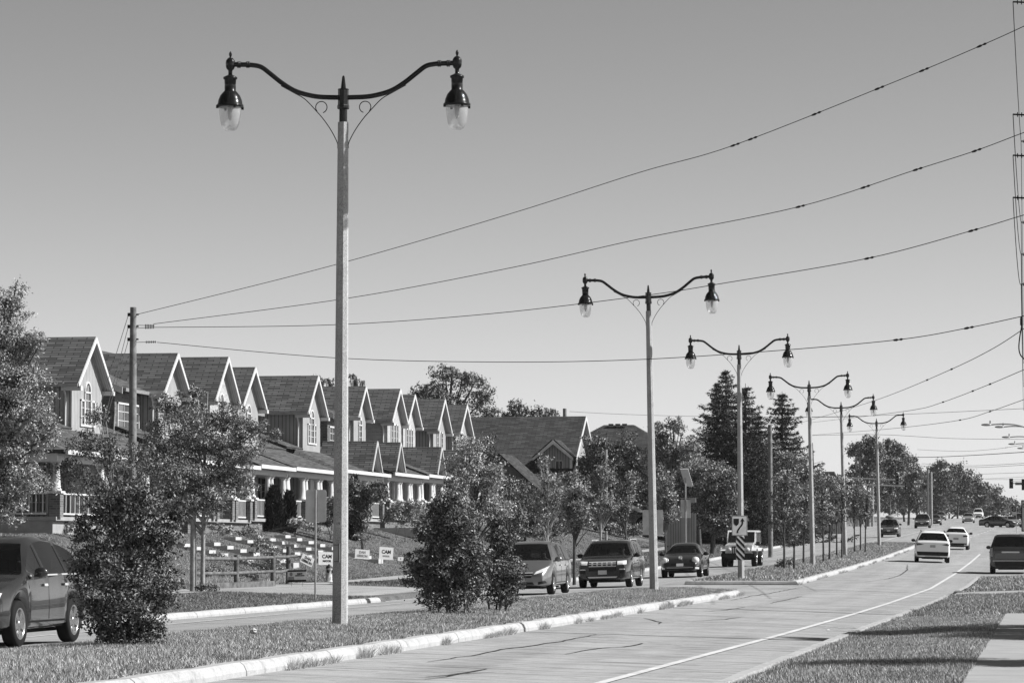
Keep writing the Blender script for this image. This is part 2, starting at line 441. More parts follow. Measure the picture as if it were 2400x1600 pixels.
# left side drive, walks, right driveway
def zsheet(name, outline_rows, mat, zoff=.012, zf=gz, kind='structure', name_parent=None):
    """outline_rows: list of rows, each a list of (x, y)"""
    n = len(outline_rows[0]); vs = [(x, y, zf(x, y) + zoff) for r in outline_rows for x, y in r]
    fs = [(j * n + i, j * n + i + 1, (j + 1) * n + i + 1, (j + 1) * n + i) for j in range(len(outline_rows) - 1) for i in range(n - 1)]
    o = MB().add(vs, fs, True).build(name, mat)
    if kind: o['kind'] = kind
    return o
zsheet('driveway', [[(x, y + (-(x + 19.8)) * .0) for x in (-28.2, -27, -25.5, -23, -20.9, -19.82)] for y in np.arange(96.3, 112.3, 1.0)], M['road'], .012, gl)
zsheet('sidewalk', [[(x, y) for x in (-27, -25.5)] for y in np.arange(20, 96.4, 1.0)], M['walk'], .012, gl)
zsheet('sidewalk', [[(x, y) for x in (-27, -25.5)] for y in np.arange(112.3, 240, 1.0)], M['walk'], .012, gl)
zsheet('sidewalk', [[(x, y) for x in (-.94, 0, .9)] for y in np.arange(5, 73.2, 1.0)] + [[(-.9, 74), (0, 74), (.9, 74)]], M['walk'], .012, gr)
zsheet('sidewalk', [[(x, y) for y in (72.6, 73.3, 74.0)] for x in (.9, 4, 8, 14)][::-1], M['walk'], .013, gr)
zsheet('driveway', [[(x, y) for x in (-2.98, -2, -.9, 1, 4, 9, 14)] for y in np.arange(104, 109.5, .9)], M['walk'], .012, gr)
# median islands
def median(y0, y1, flat_near, seedc):
    xr_, xl_ = -9.3, -13.6
    zr = lambda x, y: hY(y) + (0 if True else 0)
    if flat_near: near = [(xl_, y0)] + line(xl_, y0, xr_ + 0, y0, .6)[1:]
    else: near = [(xl_, y0), (xr_, y0)]
    R = 1.6
    far = arc(xr_ - R, y1, R, 0, 90, 6) + arc(xl_ + R, y1, R, 90, 180, 6)
    path = near[:-1] + line(xr_, y0, xr_, y1)[:-1] + far[:-1] + line(xl_, y1, xl_, y0)[:-1]
    # drop duplicate points
    pp = [path[0]]
    for p in path[1:]:
        if math.hypot(p[0] - pp[-1][0], p[1] - pp[-1][1]) > .05: pp.append(p)
    if math.hypot(pp[0][0] - pp[-1][0], pp[0][1] - pp[-1][1]) < .05: pp.pop()
    kerb('kerb', pp, lambda x, y: hY(y), closed=True, side=1)
    ys = [y0 + .2] + list(np.arange(math.ceil(y0 + .4), y1, 1.0)) + [y1, y1 + .7, y1 + 1.1, y1 + 1.4]
    rows = []
    for y in ys:
        ins = 0 if y <= y1 else R - math.sqrt(max(0, (R - .2) ** 2 - (y - y1) ** 2)) - .2
        rows.append([(x, y) for x in np.linspace(xl_ + .2 + ins, xr_ - .2 - ins, 7)])
    return zsheet('ground', rows, M['ground'], 0, lambda x, y: med_z(x, y))
def med_z(x, y):
    e = min(abs(y - 26), abs(y - 100.0), abs(y - 121.5), abs(y - 244.4)); e = 1 if (28 < y < 97.5 or 123.5 < y < 242) else min(1, max(0, (e - .3) / 2))
    return hY(y) + .15 + .09 * e * max(0, 1 - ((x + 11.45) / 2.0) ** 2)
median(26, 98.6, False, 0)
median(121.5, 243, True, 1)

# markings
def strip(name, pts, w, mat, zf, off=.006, kind='structure'):
    """ribbon following pts (x, y)"""
    q = []
    for i in range(len(pts) - 1):
        a, b = pts[i], pts[i + 1]; n = max(1, int(math.hypot(b[0] - a[0], b[1] - a[1]) / 1.0))
        q += [(a[0] + (b[0] - a[0]) * k / n, a[1] + (b[1] - a[1]) * k / n) for k in range(n)]
    q.append(pts[-1]); vs = []
    for i, (x, y) in enumerate(q):
        a, b = Vector(q[max(i - 1, 0)]), Vector(q[min(i + 1, len(q) - 1)]); t = (b - a).normalized(); ww = w(i / max(1, len(q) - 1)) if callable(w) else w
        for s in (-1, 1):
            px, py = x - t.y * s * ww / 2, y + t.x * s * ww / 2; vs.append((px, py, zf(px, py) + off))
    fs = [(2 * i, 2 * i + 1, 2 * i + 3, 2 * i + 2) for i in range(len(q) - 1)]
    o = MB().add(vs, fs).build(name, mat); o['kind'] = kind; return o
strip('road_marking', [(-5.5, 20), (-5.29, 39), (-4.95, 60), (-4.68, 80), (-4.35, 121), (-4.3, 150), (-4.35, 215)], .13, M['paint_line'], road_z, .012)
strip('road_marking', [(-18.25, 40), (-18.3, 80), (-18.35, 96)], .1, M['paint_line'], road_z, .012)
strip('road_marking', [(-18.35, 114), (-18.35, 235)], .1, M['paint_line'], road_z, .012)
for y in np.arange(262, 380, 9.0): strip('road_marking', [(-16.8, y), (-16.8, y + 3.4)], .13, M['paint_line'], road_z, .02)
for y in np.arange(236, 420, 11.0): strip('road_marking', [(-7.3 + (y - 236) * .01, y), (-7.3 + (y - 236) * .01, y + 4)], .14, M['paint_line'], road_z, .02)
for y in np.arange(250, 420, 11.0): strip('road_marking', [(-3.2, y), (-3.2, y + 4)], .14, M['paint_line'], road_z, .02)
strip('road_marking', [(-13.2, 250), (-12.6, 400)], .13, M['paint_line'], road_z, .02)
strip('road_marking', [(-21.5, 300), (-22, 420)], .13, M['paint_line'], road_z, .02)
strip('road_marking', [(-13.4, 262), (-9.8, 262)], .5, M['paint_line'], road_z, .02)
strip('road_marking', [(-12, 425), (4, 425)], .5, M['paint_line'], road_z, .03)
strip('road_marking', [(-27, 440), (-13, 440)], .5, M['paint_line'], road_z, .03)
# faded bike-lane symbol: two arrowheads and small bars
for k in range(3):
    strip('road_marking', [(-4.55 + .3 * k, 66.4 + k * .2), (-4.4 + .3 * k, 67.0 + k * .2), (-4.2 + .3 * k, 66.7)], .06, M['paint_line'], road_z, .012)
strip('road_marking', [(-4.4, 64.2), (-3.95, 64.6), (-4.37, 65.3), (-4.32, 64.3)], .06, M['paint_line'], road_z, .012)
# sealed cracks and joints
rnd = random.Random(5)
def crack(pts, w=.035):
    q = []
    for i in range(len(pts) - 1):
        a, b = pts[i], pts[i + 1]; n = max(2, int(math.hypot(b[0] - a[0], b[1] - a[1]) / .6))
        for k in range(n):
            t = k / n; q.append((a[0] + (b[0] - a[0]) * t + rnd.uniform(-.035, .035), a[1] + (b[1] - a[1]) * t + rnd.uniform(-.06, .06)))
    q.append(pts[-1])
    strip('road_crack', q, lambda t: w * (.25 + .75 * math.sin(PI * min(1, max(0, t * .92 + .04)))), M['tar'], road_z, .008)
def gp(u, v):
    """pixel on the flat near road -> x, y"""
    d = 10
    for _ in range(30):
        p = P(u, v, d); d = d * .5 + .5 * (F * (1.5 - road_z(p.x, p.y)) / max(5, (v - 1284)))
    p = P(u, v, d); return (p.x, p.y)
crack([gp(*q) for q in [(1000, 1549), (1100, 1535), (1180, 1520), (1300, 1504), (1398, 1485)]], .05)
crack([gp(*q) for q in [(1330, 1531), (1405, 1517), (1460, 1514), (1510, 1506), (1570, 1508), (1600, 1512)]], .05)
crack([gp(*q) for q in [(1000, 1585), (1090, 1575), (1143, 1565)]], .06)
crack([gp(*q) for q in [(1000, 1590), (1080, 1578), (1160, 1573)]], .04)
crack([gp(*q) for q in [(1712, 1406), (1760, 1396), (1800, 1390), (1880, 1375)]], .05)
crack([gp(*q) for q in [(1650, 1432), (1700, 1428), (1747, 1421)]], .05)
crack([gp(*q) for q in [(1620, 1454), (1700, 1450), (1738, 1445)]], .05)
crack([gp(*q) for q in [(1510, 1447), (1552, 1457), (1545, 1461)]], .05)
crack([gp(*q) for q in [(1805, 1413), (1840, 1405), (1880, 1396)]], .05)
crack([gp(*q) for q in [(2030, 1362), (2080, 1356), (2110, 1347), (2126, 1335), (2127, 1322)]], .06)
for y in (67.5, 83.5, 99.0, 117.5, 139, 158):
    crack([(-9.3, y + .6), (-7, y + .2), (XR(y) - .1, y - .4)], .06)
for (u0, v0, u1, v1) in [(1010, 1530, 1220, 1540), (1060, 1556, 1300, 1562), (1200, 1525, 1330, 1530), (1500, 1540, 1700, 1552), (1130, 1500, 1230, 1505), (1480, 1488, 1640, 1492), (1780, 1510, 1900, 1518), (1600, 1500, 1800, 1512), (1230, 1560, 1390, 1568), (1700, 1461, 1860, 1466), (1900, 1432, 1945, 1436), (1030, 1500, 1150, 1508)]:
    crack([gp(u0, v0), gp(u1, v1)], .022)

for y in np.arange(24, 73, 1.55): strip('sidewalk_joint', [(-.93, y), (.9, y + .02)], .018, M['tar'], gz, .02)
# ================================================================ street lamps
def make_lamp():
    root = thing('street_lamp', '', 'street lamp', group='double-arm street lamps along the median')
    a0 = math.radians(-90 + 22.5 - 11 + 9.5)
    p = MB(); p.lathe([(.135, -.3), (.132, 0), (.088, 8.27), (0.0001, 8.275)], 8, False, a0); p.build('pole', M['pole_conc'], root)
    sl_ = MB(); sl_.lathe([(.068, 8.2), (.066, 8.5)], 12, False); sl_.lathe([(.0001, 8.485), (.09, 8.485), (.1, 8.5), (.1, 8.54), (.09, 8.56), (.088, 8.8), (.094, 8.82), (.0001, 8.821)], 8, False, .2)
    sl_.build('collar', M['black_metal'], root)
    f = MB(); f.lathe([(.05, 8.8), (.042, 8.86), (.022, 9.02), (.012, 9.04), (.0001, 9.045)], 8, False); f.build('spike', M['black_metal'], root)
    for s in (-1, 1):
        pr = [(.08, 8.68), (.38, 8.69), (.61, 8.73), (.82, 8.80), (1.03, 8.93), (1.22, 9.08), (1.37, 9.19), (1.52, 9.225), (1.70, 9.235), (1.88, 9.24)]
        ap = catmull([(s * x, 0, z) for x, z in pr], 5)
        arm = MB(); arm.tube(ap, .041, 10)
        for xx in (1.58, 1.61, 1.73, 1.76):
            arm.at(s * xx, 0, 9.233, ry=s * PI / 2); arm.lathe([(.0001, -.012), (.055, -.012), (.055, .012), (.0001, .012)], 12)
        arm.at(); arm.build('arm', M['black_metal'], root)
        b = MB()
        bp = catmull([(s * .09, 0, 7.84), (s * .095, 0, 7.93), (s * .19, 0, 8.12), (s * .32, 0, 8.31), (s * .455, 0, 8.465), (s * .64, 0, 8.655), (s * .84, 0, 8.77), (s * 1.04, 0, 8.88)], 5)
        b.tube(bp, .0085, 6)
        cc = (.455 - .095 + .005, 8.465 + .055)
        cp = [(s * (cc[0] - .0 + .095 * math.cos(t)), 0, cc[1] + .095 * math.sin(t)) for t in np.linspace(-.75, 4.4, 22)]
        b.tube(cp, .0085, 6); b.build('scroll_bracket', M['black_metal'], root)
        h = MB().at(s * 1.89, 0, .04)
        h.lathe([(.0001, 9.42), (.018, 9.40), (.028, 9.365), (.018, 9.33), (.012, 9.32), (.03, 9.31), (.05, 9.295), (.075, 9.26), (.08, 9.22), (.078, 9.16), (.06, 9.12), (.036, 9.10), (.034, 9.03), (.05, 9.02),
                 (.1, 8.995), (.118, 8.985), (.118, 8.955), (.098, 8.945), (.094, 8.76), (.12, 8.735), (.165, 8.68), (.198, 8.60), (.207, 8.54), (.226, 8.525), (.228, 8.495), (.19, 8.485), (.0001, 8.485)], 20)
        h.box(-.012, .012, -.21, -.19, 8.53, 8.72)
        for k in range(4):
            a = k * PI / 2 + .5; h.cbox(.222 * math.cos(a), .222 * math.sin(a), 8.485, .04, .04, .05)
        ho = h.build('lamp_head', M['black_metal'], root)
        gm = MB().at(s * 1.89, 0, .04)
        gm.lathe([(.188, 8.49), (.186, 8.42), (.178, 8.33), (.158, 8.22), (.12, 8.13), (.07, 8.095), (.0001, 8.088)], 24)
        gm.lathe([(.0001, 8.10), (.055, 8.108), (.09, 8.135), (.0001, 8.2)], 16)
        gm.build('globe', M['globe'], ho)
        MB().at(s * 1.89, 0, .04).lathe([(.0001, 8.5), (.04, 8.48), (.042, 8.35), (.02, 8.28), (.0001, 8.27)], 12).build('bulb', M['lamp_clear'], ho)
    return root
lamp0 = make_lamp()
# u_base, v_base, v_top, lean of the top in px, turn
LAMPS = [(797, 1465, 178, 8, 6, 'tallest and nearest street lamp, with a grey box strapped to its speckled concrete pole'),
         (1533, 1383, 668, -14, 0, 'second tallest street lamp, at the rounded end of the near grass island'),
         (1737, 1355, 808, -5, 0, 'street lamp whose pole carries the keep-right sign at the far island'),
         (1905, 1324, 891, -9, 0, 'street lamp standing after the first three young island trees'),
         (1981, 1303, 941, -10, 0, 'street lamp whose left globe is hidden behind another lamp pole'),
         (2061, 1280, 980, -7, 0, 'smallest and farthest double street lamp at the road end of the far island')]
LX = []
for i, (ub, vb, vt, dx, tw, lab) in enumerate(LAMPS):
    Hn = 9.04
    d = Hn * F / (vb - vt)
    b = P(ub, vb, d); zb = med_z(-11.45, b.y) - .05
    b = P(ub, vb, d)
    # keep the pixel column but stand on the island
    r = lamp0 if i == 0 else copy_tree(lamp0)
    r['label'] = lab
    lean = math.atan(dx / (vb - vt) + (ub - 1200) / 116000.0)
    r.location = (b.x, b.y, zb + .02)
    r.rotation_euler = (0, lean, math.radians(tw))
    zt = P(ub, vt, d).z; r.scale = (1, 1, (zt - zb - .02) / 9.04)
    LX.append((b, d))
    if i == 0: L1R = r
    print('lamp', i, 'x %.2f y %.2f z %.2f d %.1f sz %.3f' % (b.x, b.y, b.z, d, r.scale[2]))
[c for c in bpy.data.objects if c.parent is L1R and c.name.startswith('pole')][0].rotation_euler = (0, 0, -.13)
# box and number plate on the nearest pole
L1 = LX[0][0]
eb = thing('utility_box', 'small grey metal box strapped to the nearest lamp pole', 'electrical box', (L1.x - .02, L1.y - .2, 1.42))
MB().box(-.045, .045, -.06, .05, -.13, .13).build('housing', M['galv'], eb)
m = MB(); m.box(.05, .06, -.075, .03, -.15, .16); m.box(-.055, .055, .05, .066, .12, .14); m.box(-.055, .055, .05, .066, -.14, -.12); m.build('door_edge', M['black_metal'], eb)
npl = thing('number_plate', 'small white number tag high on the nearest lamp pole', 'number tag', (L1.x - .005, L1.y - .145, 1.9))
MB().box(-.035, .035, -.006, 0, -.06, .06).build('plate', M['sign_white'], npl)
text_mesh('19', .07, M['ink'], npl, Matrix.Translation((0, -.008, 0)), 'lettering')

# ================================================================ keep-right sign and hazard marker on the third lamp
b3 = LX[2][0]; d3 = LX[2][1]
def sgn(name, label, cat, loc, rz=0): return thing(name, label, cat, loc, rz)
c = P(1733.5, 1231, d3 - .25)
ks = sgn('keep_right_sign', 'white keep-right sign with a black island shape and curved arrow', 'road sign', c, .34)
MB().box(-.31, .31, -.008, .008, -.385, .385).build('panel', M['sign_white'], ks)
bd = MB()
for a in ((-.3, .3, .365, .375), (-.3, .3, -.375, -.365), (-.3, -.29, -.375, .375), (.29, .3, -.375, .375)): bd.box(a[0], a[1], -.012, -.0085, a[2], a[3])
bd.build('border', M['ink'], ks)
sh = MB(); sh.prism([(-.24, -.009, .27), (-.24, -.009, .1), (-.2, -.009, .04), (-.13, -.009, -.01), (-.06, -.009, .04), (-.03, -.009, .1), (-.03, -.009, .27)][::-1], (0, -.004, 0)); sh.build('island_symbol', M['ink'], ks)
ar = MB(); pa = catmull([(-.09, -.28), (-.07, -.19), (0, -.08), (.08, .02), (.11, .1), (.112, .19)], 5)
for i in range(len(pa) - 1):
    a, b = pa[i], pa[i + 1]; t = (b - a).normalized(); nn = Vector((-t.y, t.x)) * .03
    ar.prism([(a.x + nn.x, -.0095, a.y + nn.y), (b.x + nn.x, -.0095, b.y + nn.y), (b.x - nn.x, -.0095, b.y - nn.y), (a.x - nn.x, -.0095, a.y - nn.y)], (0, -.004, 0))
ar.prism([(.03, -.0095, .17), (.112, -.0095, .29), (.195, -.0095, .17)], (0, -.004, 0)); ar.build('arrow', M['ink'], ks)
c = P(1735, 1284, d3 - .25)
hz = sgn('hazard_marker', 'narrow marker board with slanting black and white stripes under the keep-right sign', 'road sign', c, .34)
MB().box(-.165, .165, -.008, .008, -.46, .46).build('panel', M['sign_white'], hz)
st = MB()
for k in range(-3, 4):
    zz = k * .235; lo = []
    poly = [(-.165, zz + .17 + .06), (.165, zz - .17 + .06), (.165, zz - .17 - .06), (-.165, zz + .17 - .06)]
    def clipz(pl, z0, up):
        o = []
        for i in range(len(pl)):
            a, b = pl[i], pl[(i + 1) % len(pl)]; ia = (a[1] <= z0) if up else (a[1] >= z0); ib = (b[1] <= z0) if up else (b[1] >= z0)
            if ia: o.append(a)
            if ia != ib:
                t = (z0 - a[1]) / (b[1] - a[1]); o.append((a[0] + (b[0] - a[0]) * t, z0))
        return o
    pl = clipz(clipz(poly, .455, True), -.455, False)
    if len(pl) > 2: st.prism([(x, -.0085, z) for x, z in pl][::-1], (0, -.004, 0))
st.build('stripes', M['ink'], hz)

# ================================================================ generic signs seen from behind or front
def post_sign(name, label, u, vb, vt, vpanel0, vpanel1, wpx, d, mat='sign_back', cat='road sign', post='galv', pr=.03, du=0, box=False):
    b = P(u, vb, d); t = P(u, vt, d); gzv = min(b.z, gz(b.x, b.y))
    r = thing(name, label, cat, (b.x, b.y, gzv)); s = F / d
    MB().tube([(0, 0, -.2), (0, 0, t.z - gzv)], pr, 8).build('post', M[post], r)
    z0 = P(u, vpanel1, d).z - gzv; z1 = P(u, vpanel0, d).z - gzv; w = wpx / s / 2; cx = du / s
    m = MB(); rr = min(.06, w * .3)
    pts = []
    for (qx, qz, a0) in ((cx + w - rr, z1 - rr, 0), (cx - w + rr, z1 - rr, 90), (cx - w + rr, z0 + rr, 180), (cx + w - rr, z0 + rr, 270)):
        for k in range(4):
            a = math.radians(a0 + k * 30); pts.append((qx + rr * math.cos(a), pr + .004, qz + rr * math.sin(a)))
    m.prism(pts, (0, .012, 0)); m.build('panel', M[mat], r)
    return r, z0, z1, w, cx
post_sign('road_sign', 'worn grey back of a rounded road sign on a thin post by the left kerb', 739, 1401, 1148, 1147, 1223, 49, 93)
post_sign('road_sign', 'large plain grey sign back standing behind the second lamp pole', 1530, 1292, 1192, 1194, 1253, 48, 165, pr=.04)
post_sign('road_sign', 'small grey sign back above the white off-road vehicle', 1708.5, 1240, 1188, 1189, 1210, 21, 215)
# solar powered beacon
d = 190; b = P(1607, 1268, d); r = thing('solar_sign', 'slim pole with a tilted solar panel, crossbar box and sign plate', 'solar beacon', (b.x, b.y, b.z)); s = F / d
zz = lambda v: P(1607, v, d).z - b.z
MB().tube([(0, 0, -1.0), (0, 0, zz(1110))], .045, 8).build('post', M['galv'], r)
MB().slab([(-.28, -.35, zz(1098)), (.2, -.35, zz(1098)), (.42, .35, zz(1138)), (-.05, .35, zz(1138))], .04).build('solar_panel', M['white'], r)
m = MB(); m.box(-.35, .6, -.02, .02, zz(1168), zz(1168) + .05); m.box(.3, .62, -.06, .06, zz(1177), zz(1167)); m.build('crossbar', M['galv'], r)
MB().box(-.3, .3, .05, .07, zz(1213), zz(1170)).build('plate', M['sign_back'], r)
# diamond sign and big board at the right edge
r, z0, z1, w, cx = post_sign('lane_sign', 'small black sign with a white diamond on a thin post by the right edge', 2382, 1246, 1186, 1186, 1198, 9.5, 262, mat='ink', pr=.02, du=-5)
m = MB(); zc = (z0 + z1) / 2; q = [(0, .17), (.1, 0), (0, -.17), (-.1, 0)]; q2 = [(x * .6, z * .6) for x, z in q]
for i in range(4):
    a, b_, c_, d_ = q[i], q[(i + 1) % 4], q2[(i + 1) % 4], q2[i]
    m.prism([(cx + a[0], .02, zc + a[1]), (cx + b_[0], .02, zc + b_[1]), (cx + c_[0], .02, zc + c_[1]), (cx + d_[0], .02, zc + d_[1])][::-1], (0, -.012, 0))
m.build('diamond', M['sign_white'], r)
MB().box(cx - .14, cx + .16, -.03, -.02, z0 - .3, z0 - .03).build('lower_plate', M['plate'], r)
r, z0, z1, w, cx = post_sign('notice_board', 'large pale sign board with a dark frame cut off by the right edge', 2412, 1246, 1170, 1172, 1244, 34, 190, mat='plate', pr=.04)
m = MB(); m.box(cx - w, cx + w, -.02, .03, z1 - .03, z1 + .02); m.box(cx - w - .02, cx - w + .03, -.02, .03, z0, z1); m.box(cx - w, cx + w, -.02, .03, z0 - .02, z0 + .03); m.build('frame', M['dark_plastic'], r)
text_mesh('D', .3, M['ink'], r, Matrix.Translation((cx - w + .17, .02, z1 - .32)), 'lettering')

# ================================================================ utility poles and wires
def wire(name, a, b, sag, label, r=.011, n=28, beads=None, group=None):
    a, b = Vector(a), Vector(b); pts = [a.lerp(b, i / n) - Vector((0, 0, 4 * sag * (i / n) * (1 - i / n))) for i in range(n + 1)]
    t = thing(name, label, 'overhead wire', a, group=group)
    MB().tube([p - a for p in pts], r, 5, False).build('cable', M['wire'], t)
    for k in (beads or []):
        p = a.lerp(b, k) - Vector((0, 0, 4 * sag * k * (1 - k))) - a; dd = (b - a).normalized()
        MB().tube([p - dd * .28, p - dd * .2, p - dd * .05, p + dd * .05, p + dd * .2, p + dd * .28], [.008, .035, .05, .018, .05, .01], 8).build('splice', M['wire'], t)
    return t
dU = 115.0
up = P(308, 1300, dU); top = P(308, 720, dU); gU = gz(up.x, up.y)
pu = thing('utility_pole', 'weathered wooden utility pole rising in front of the left houses with guy wires', 'utility pole', (up.x, up.y, gU))
MB().tube([(0, 0, -.5), (.01, 0, 4), (0, 0, top.z - gU)], [.17, .15, .115], 12).build('shaft', M['wood_pole'], pu)
for vv in (737, 765, 795):
    z = P(308, vv, dU).z - gU; m = MB(); m.box(-.2, -.11, -.05, .05, z - .06, z + .06); m.tube([(.1, 0, z), (.2, 0, z)], .03, 8); m.build('bracket', M['dark_plastic'], pu)
for k, (v0, u1, v1) in enumerate([(741, 232, 945), (768, 262, 930), (800, 265, 930)]):
    a = P(300, v0, dU) - pu.location; b_ = P(u1 - 40, v1 + 140, dU + 6) - pu.location
    MB().tube([a, b_], .012, 5).build('guy_wire', M['galv'], pu)
# right-hand poles, just outside the frame, carrying the visible insulators and lines
def line_pole(d, x, ztop, vs_ins, uin, label, length):
    hf = d; y = (d + x * _sa) / _ca; g0 = gz(x, y)
    t = thing('power_pole', label, 'power pole', (x, y, g0), group='power poles at the right edge')
    MB().tube([(0, 0, -.5), (0, 0, ztop - g0)], [.2, .14], 12).build('shaft', M['wood_pole'], t)
    tips = []
    for v in vs_ins:
        p = P(uin, v, d); p = Vector((p.x, y, p.z)); lp = p - Vector((x, y, g0)); tips.append(p)
        m = MB(); m.tube([(0, 0, lp.z - .08), lp], .022, 6)
        for k in range(6):
            q = Vector((0, 0, lp.z - .08)).lerp(lp, .45 + .09 * k); m.tube([q - Vector((.012, 0, 0)), q + Vector((.012, 0, 0))], .06, 8)
        m.build('insulator', M['dark_plastic'], t)
    return t, tips
pA, tA = line_pole(80, .42, 15.6, (2, 266, 362, 461), 2374, 'power pole whose four dark insulator arms reach in at the upper right edge', .7)
pB, tB = line_pole(112, .05, 15.5, (330, 520, 595, 665), 2393, 'farther power pole at the right edge with stacked insulators beside the cable loop', .6)
pC, tC = line_pole(235, .3, 17.0, (760, 850, 905, 960), 2399, 'distant power pole at the right edge behind the cobra street lights', .6)
for i in range(4):
    wire('power_line', tA[i], tB[i], .35 + .1 * i, ['topmost near-vertical wire running down the right edge', 'second wire running down the right edge from the insulators', 'third wire running down the right edge from the insulators', 'lowest near-vertical wire curving down the right edge'][i], .012, 14, group='wires down the right edge')
    wire('power_line', tB[i], tC[i], 1.1, ['highest wire between the two farther poles at the right edge', 'second wire between the two farther poles at the right edge', 'third wire between the two farther poles at the right edge', 'lowest wire between the two farther poles at the right edge'][i], .012, 14, group='wires down the right edge')
tp = lambda v: P(322, v, dU)
A2 = Vector((.42, (80 + .42 * _sa) / _ca, 0))
lab4 = ['highest wire climbing from the wooden pole to the upper right', 'second wire crossing the sky from the wooden pole', 'third wire from the wooden pole, passing behind the second lamp', 'lowest slack wire from the wooden pole, passing under the second lamp']
import bisect
def fitwire(name, label, ds, dd, pts, r=.011, beads=(), dcurve=0, group=None):
    """cable through photo pixels pts with depth going linearly from ds to dd"""
    u0, u1 = pts[0][0], pts[-1][0]
    us = [p[0] for p in pts]; vs_ = [p[1] for p in pts]; N = 40; P3 = []
    cps = catmull([(a, b, 0) for a, b in pts], 8)
    for q in cps:
        # perspective-correct depth along a straight plan line
        t = (q.x - u0) / (u1 - u0); w = 1 / ((1 - t) / ds + t / dd); P3.append(P(q.x, q.y, w))
    t = thing(name, label, 'overhead wire', P3[0], group=group)
    MB().tube([p - P3[0] for p in P3], r, 5, False).build('cable', M['wire'], t)
    for bu in beads:
        j = min(range(len(cps)), key=lambda i: abs(cps[i].x - bu)); p = P3[j] - P3[0]; dv = (P3[min(j + 1, len(P3) - 1)] - P3[j - 1]).normalized()
        s_ = ds + (dd - ds) * (bu - u0) / (u1 - u0); k = s_ / 90
        MB().tube([p - dv * .2 * k, p - dv * .14 * k, p - dv * .04 * k, p + dv * .04 * k, p + dv * .14 * k, p + dv * .22 * k], [.008, .026, .034, .012, .034, .008], 8).build('splice', M['wire'], t)
    return t
G4 = 'wires from the wooden pole across the sky'
fitwire('power_line', lab4[0], dU, 80, [(320, 737), (780, 622), (1200, 500), (1500, 404), (1722, 340), (2100, 191), (2300, 107), (2400, 62), (2478, 25)], beads=(1710, 1745, 1930, 2052, 2175, 2302), group=G4)
fitwire('power_line', lab4[1], dU, 80, [(360, 759), (820, 698), (1200, 627), (1500, 560), (1875, 484), (2150, 397), (2288, 353), (2400, 311), (2478, 285)], beads=(1868, 2034, 2158, 2285), group=G4)
fitwire('power_line', lab4[2], dU, 80, [(360, 767), (780, 761), (1150, 735), (1500, 694), (1700, 663), (2036, 605), (2280, 540), (2400, 504), (2478, 484)], beads=(2036, 2282), group=G4)
fitwire('power_line', lab4[3], dU, 80, [(368, 802), (780, 838), (1150, 848), (1480, 843), (1800, 823), (2104, 796), (2270, 768), (2392, 742), (2478, 724)], beads=(2100, 2272), group=G4)
for v, (u0, u1, v1) in ((757, (344, 362, 763)), (764, (344, 362, 767)), (797, (348, 366, 801))):
    a, b_ = P(320, v + 5, dU), P(u1, v1, dU); t = thing('insulator_string', ['upper ribbed insulator by the wooden pole', 'middle ribbed insulator by the wooden pole', 'lowest ribbed insulator by the wooden pole'][(757, 764, 797).index(v)], 'insulator', a, group='insulators by the wooden pole'); m = MB()
    dv = (b_ - a); m.tube([(0, 0, 0), dv], .01, 5)
    for k in range(6):
        q = dv * (.5 + k * .09); dn = dv.normalized() * .012; m.tube([q - dn, q + dn], .045, 8)
    m.build('discs', M['dark_plastic'], t)
FW = 'far wires crossing over the road'
far = [(300, 85, [(1860, 995), (2060, 935), (2230, 865), (2330, 815), (2400, 770), (2440, 745)], (2165, 2235), 'far wire rising to the right just over the last lamps', .012),
       (320, 95, [(1900, 990), (2130, 962), (2210, 942), (2320, 900), (2400, 866), (2440, 850)], (2210, 2278, 2325), 'far wire that meets the smallest lamp and climbs right', .012),
       (320, 110, [(1905, 1019), (2100, 1003), (2250, 984), (2320, 964), (2400, 936), (2440, 922)], (2250, 2322), 'far wire passing under the smallest lamp and climbing right', .012),
       (300, 230, [(1850, 977), (2000, 975), (2130, 970), (2400, 957), (2440, 955)], (), 'nearly level faint far wire above the tree tops', .016),
       (260, 250, [(1335, 964), (1450, 970), (1620, 975), (1860, 977), (2000, 977)], (), 'faint far wire running from the big dark roof behind the second lamp', .013),
       (300, 260, [(1900, 1020), (2060, 1018), (2230, 1027), (2400, 1029), (2440, 1029)], (), 'faint sagging far wire above the far dark trees', .016),
       (350, 200, [(1990, 1068), (2150, 1071), (2250, 1068), (2400, 1059), (2440, 1056)], (), 'thick far cable level above the intersection', .024),
       (380, 300, [(2150, 1053), (2250, 1057), (2330, 1052), (2400, 1042), (2440, 1036)], (2356,), 'far cable curving up to the farthest cobra lights', .016),
       (420, 300, [(2160, 1086), (2270, 1091), (2400, 1085), (2440, 1082)], (), 'upper of two close far cables over the traffic lights', .02),
       (420, 300, [(2160, 1091), (2280, 1095), (2400, 1089), (2440, 1086)], (), 'lower of two close far cables over the traffic lights', .02),
       (430, 330, [(2280, 1111), (2400, 1107), (2440, 1106)], (), 'far cable just above the traffic lights', .02),
       (480, 400, [(2310, 1123), (2400, 1123), (2440, 1123)], (), 'far cable level with the traffic lights', .02),
       (480, 430, [(2180, 1117), (2280, 1122), (2400, 1117), (2440, 1117)], (), 'lowest far cable crossing in front of the far right trees', .018)]
for ds, dd, pts, beads, lab, rr in far: fitwire('power_line', lab, ds, dd, pts, rr, beads, group=FW)
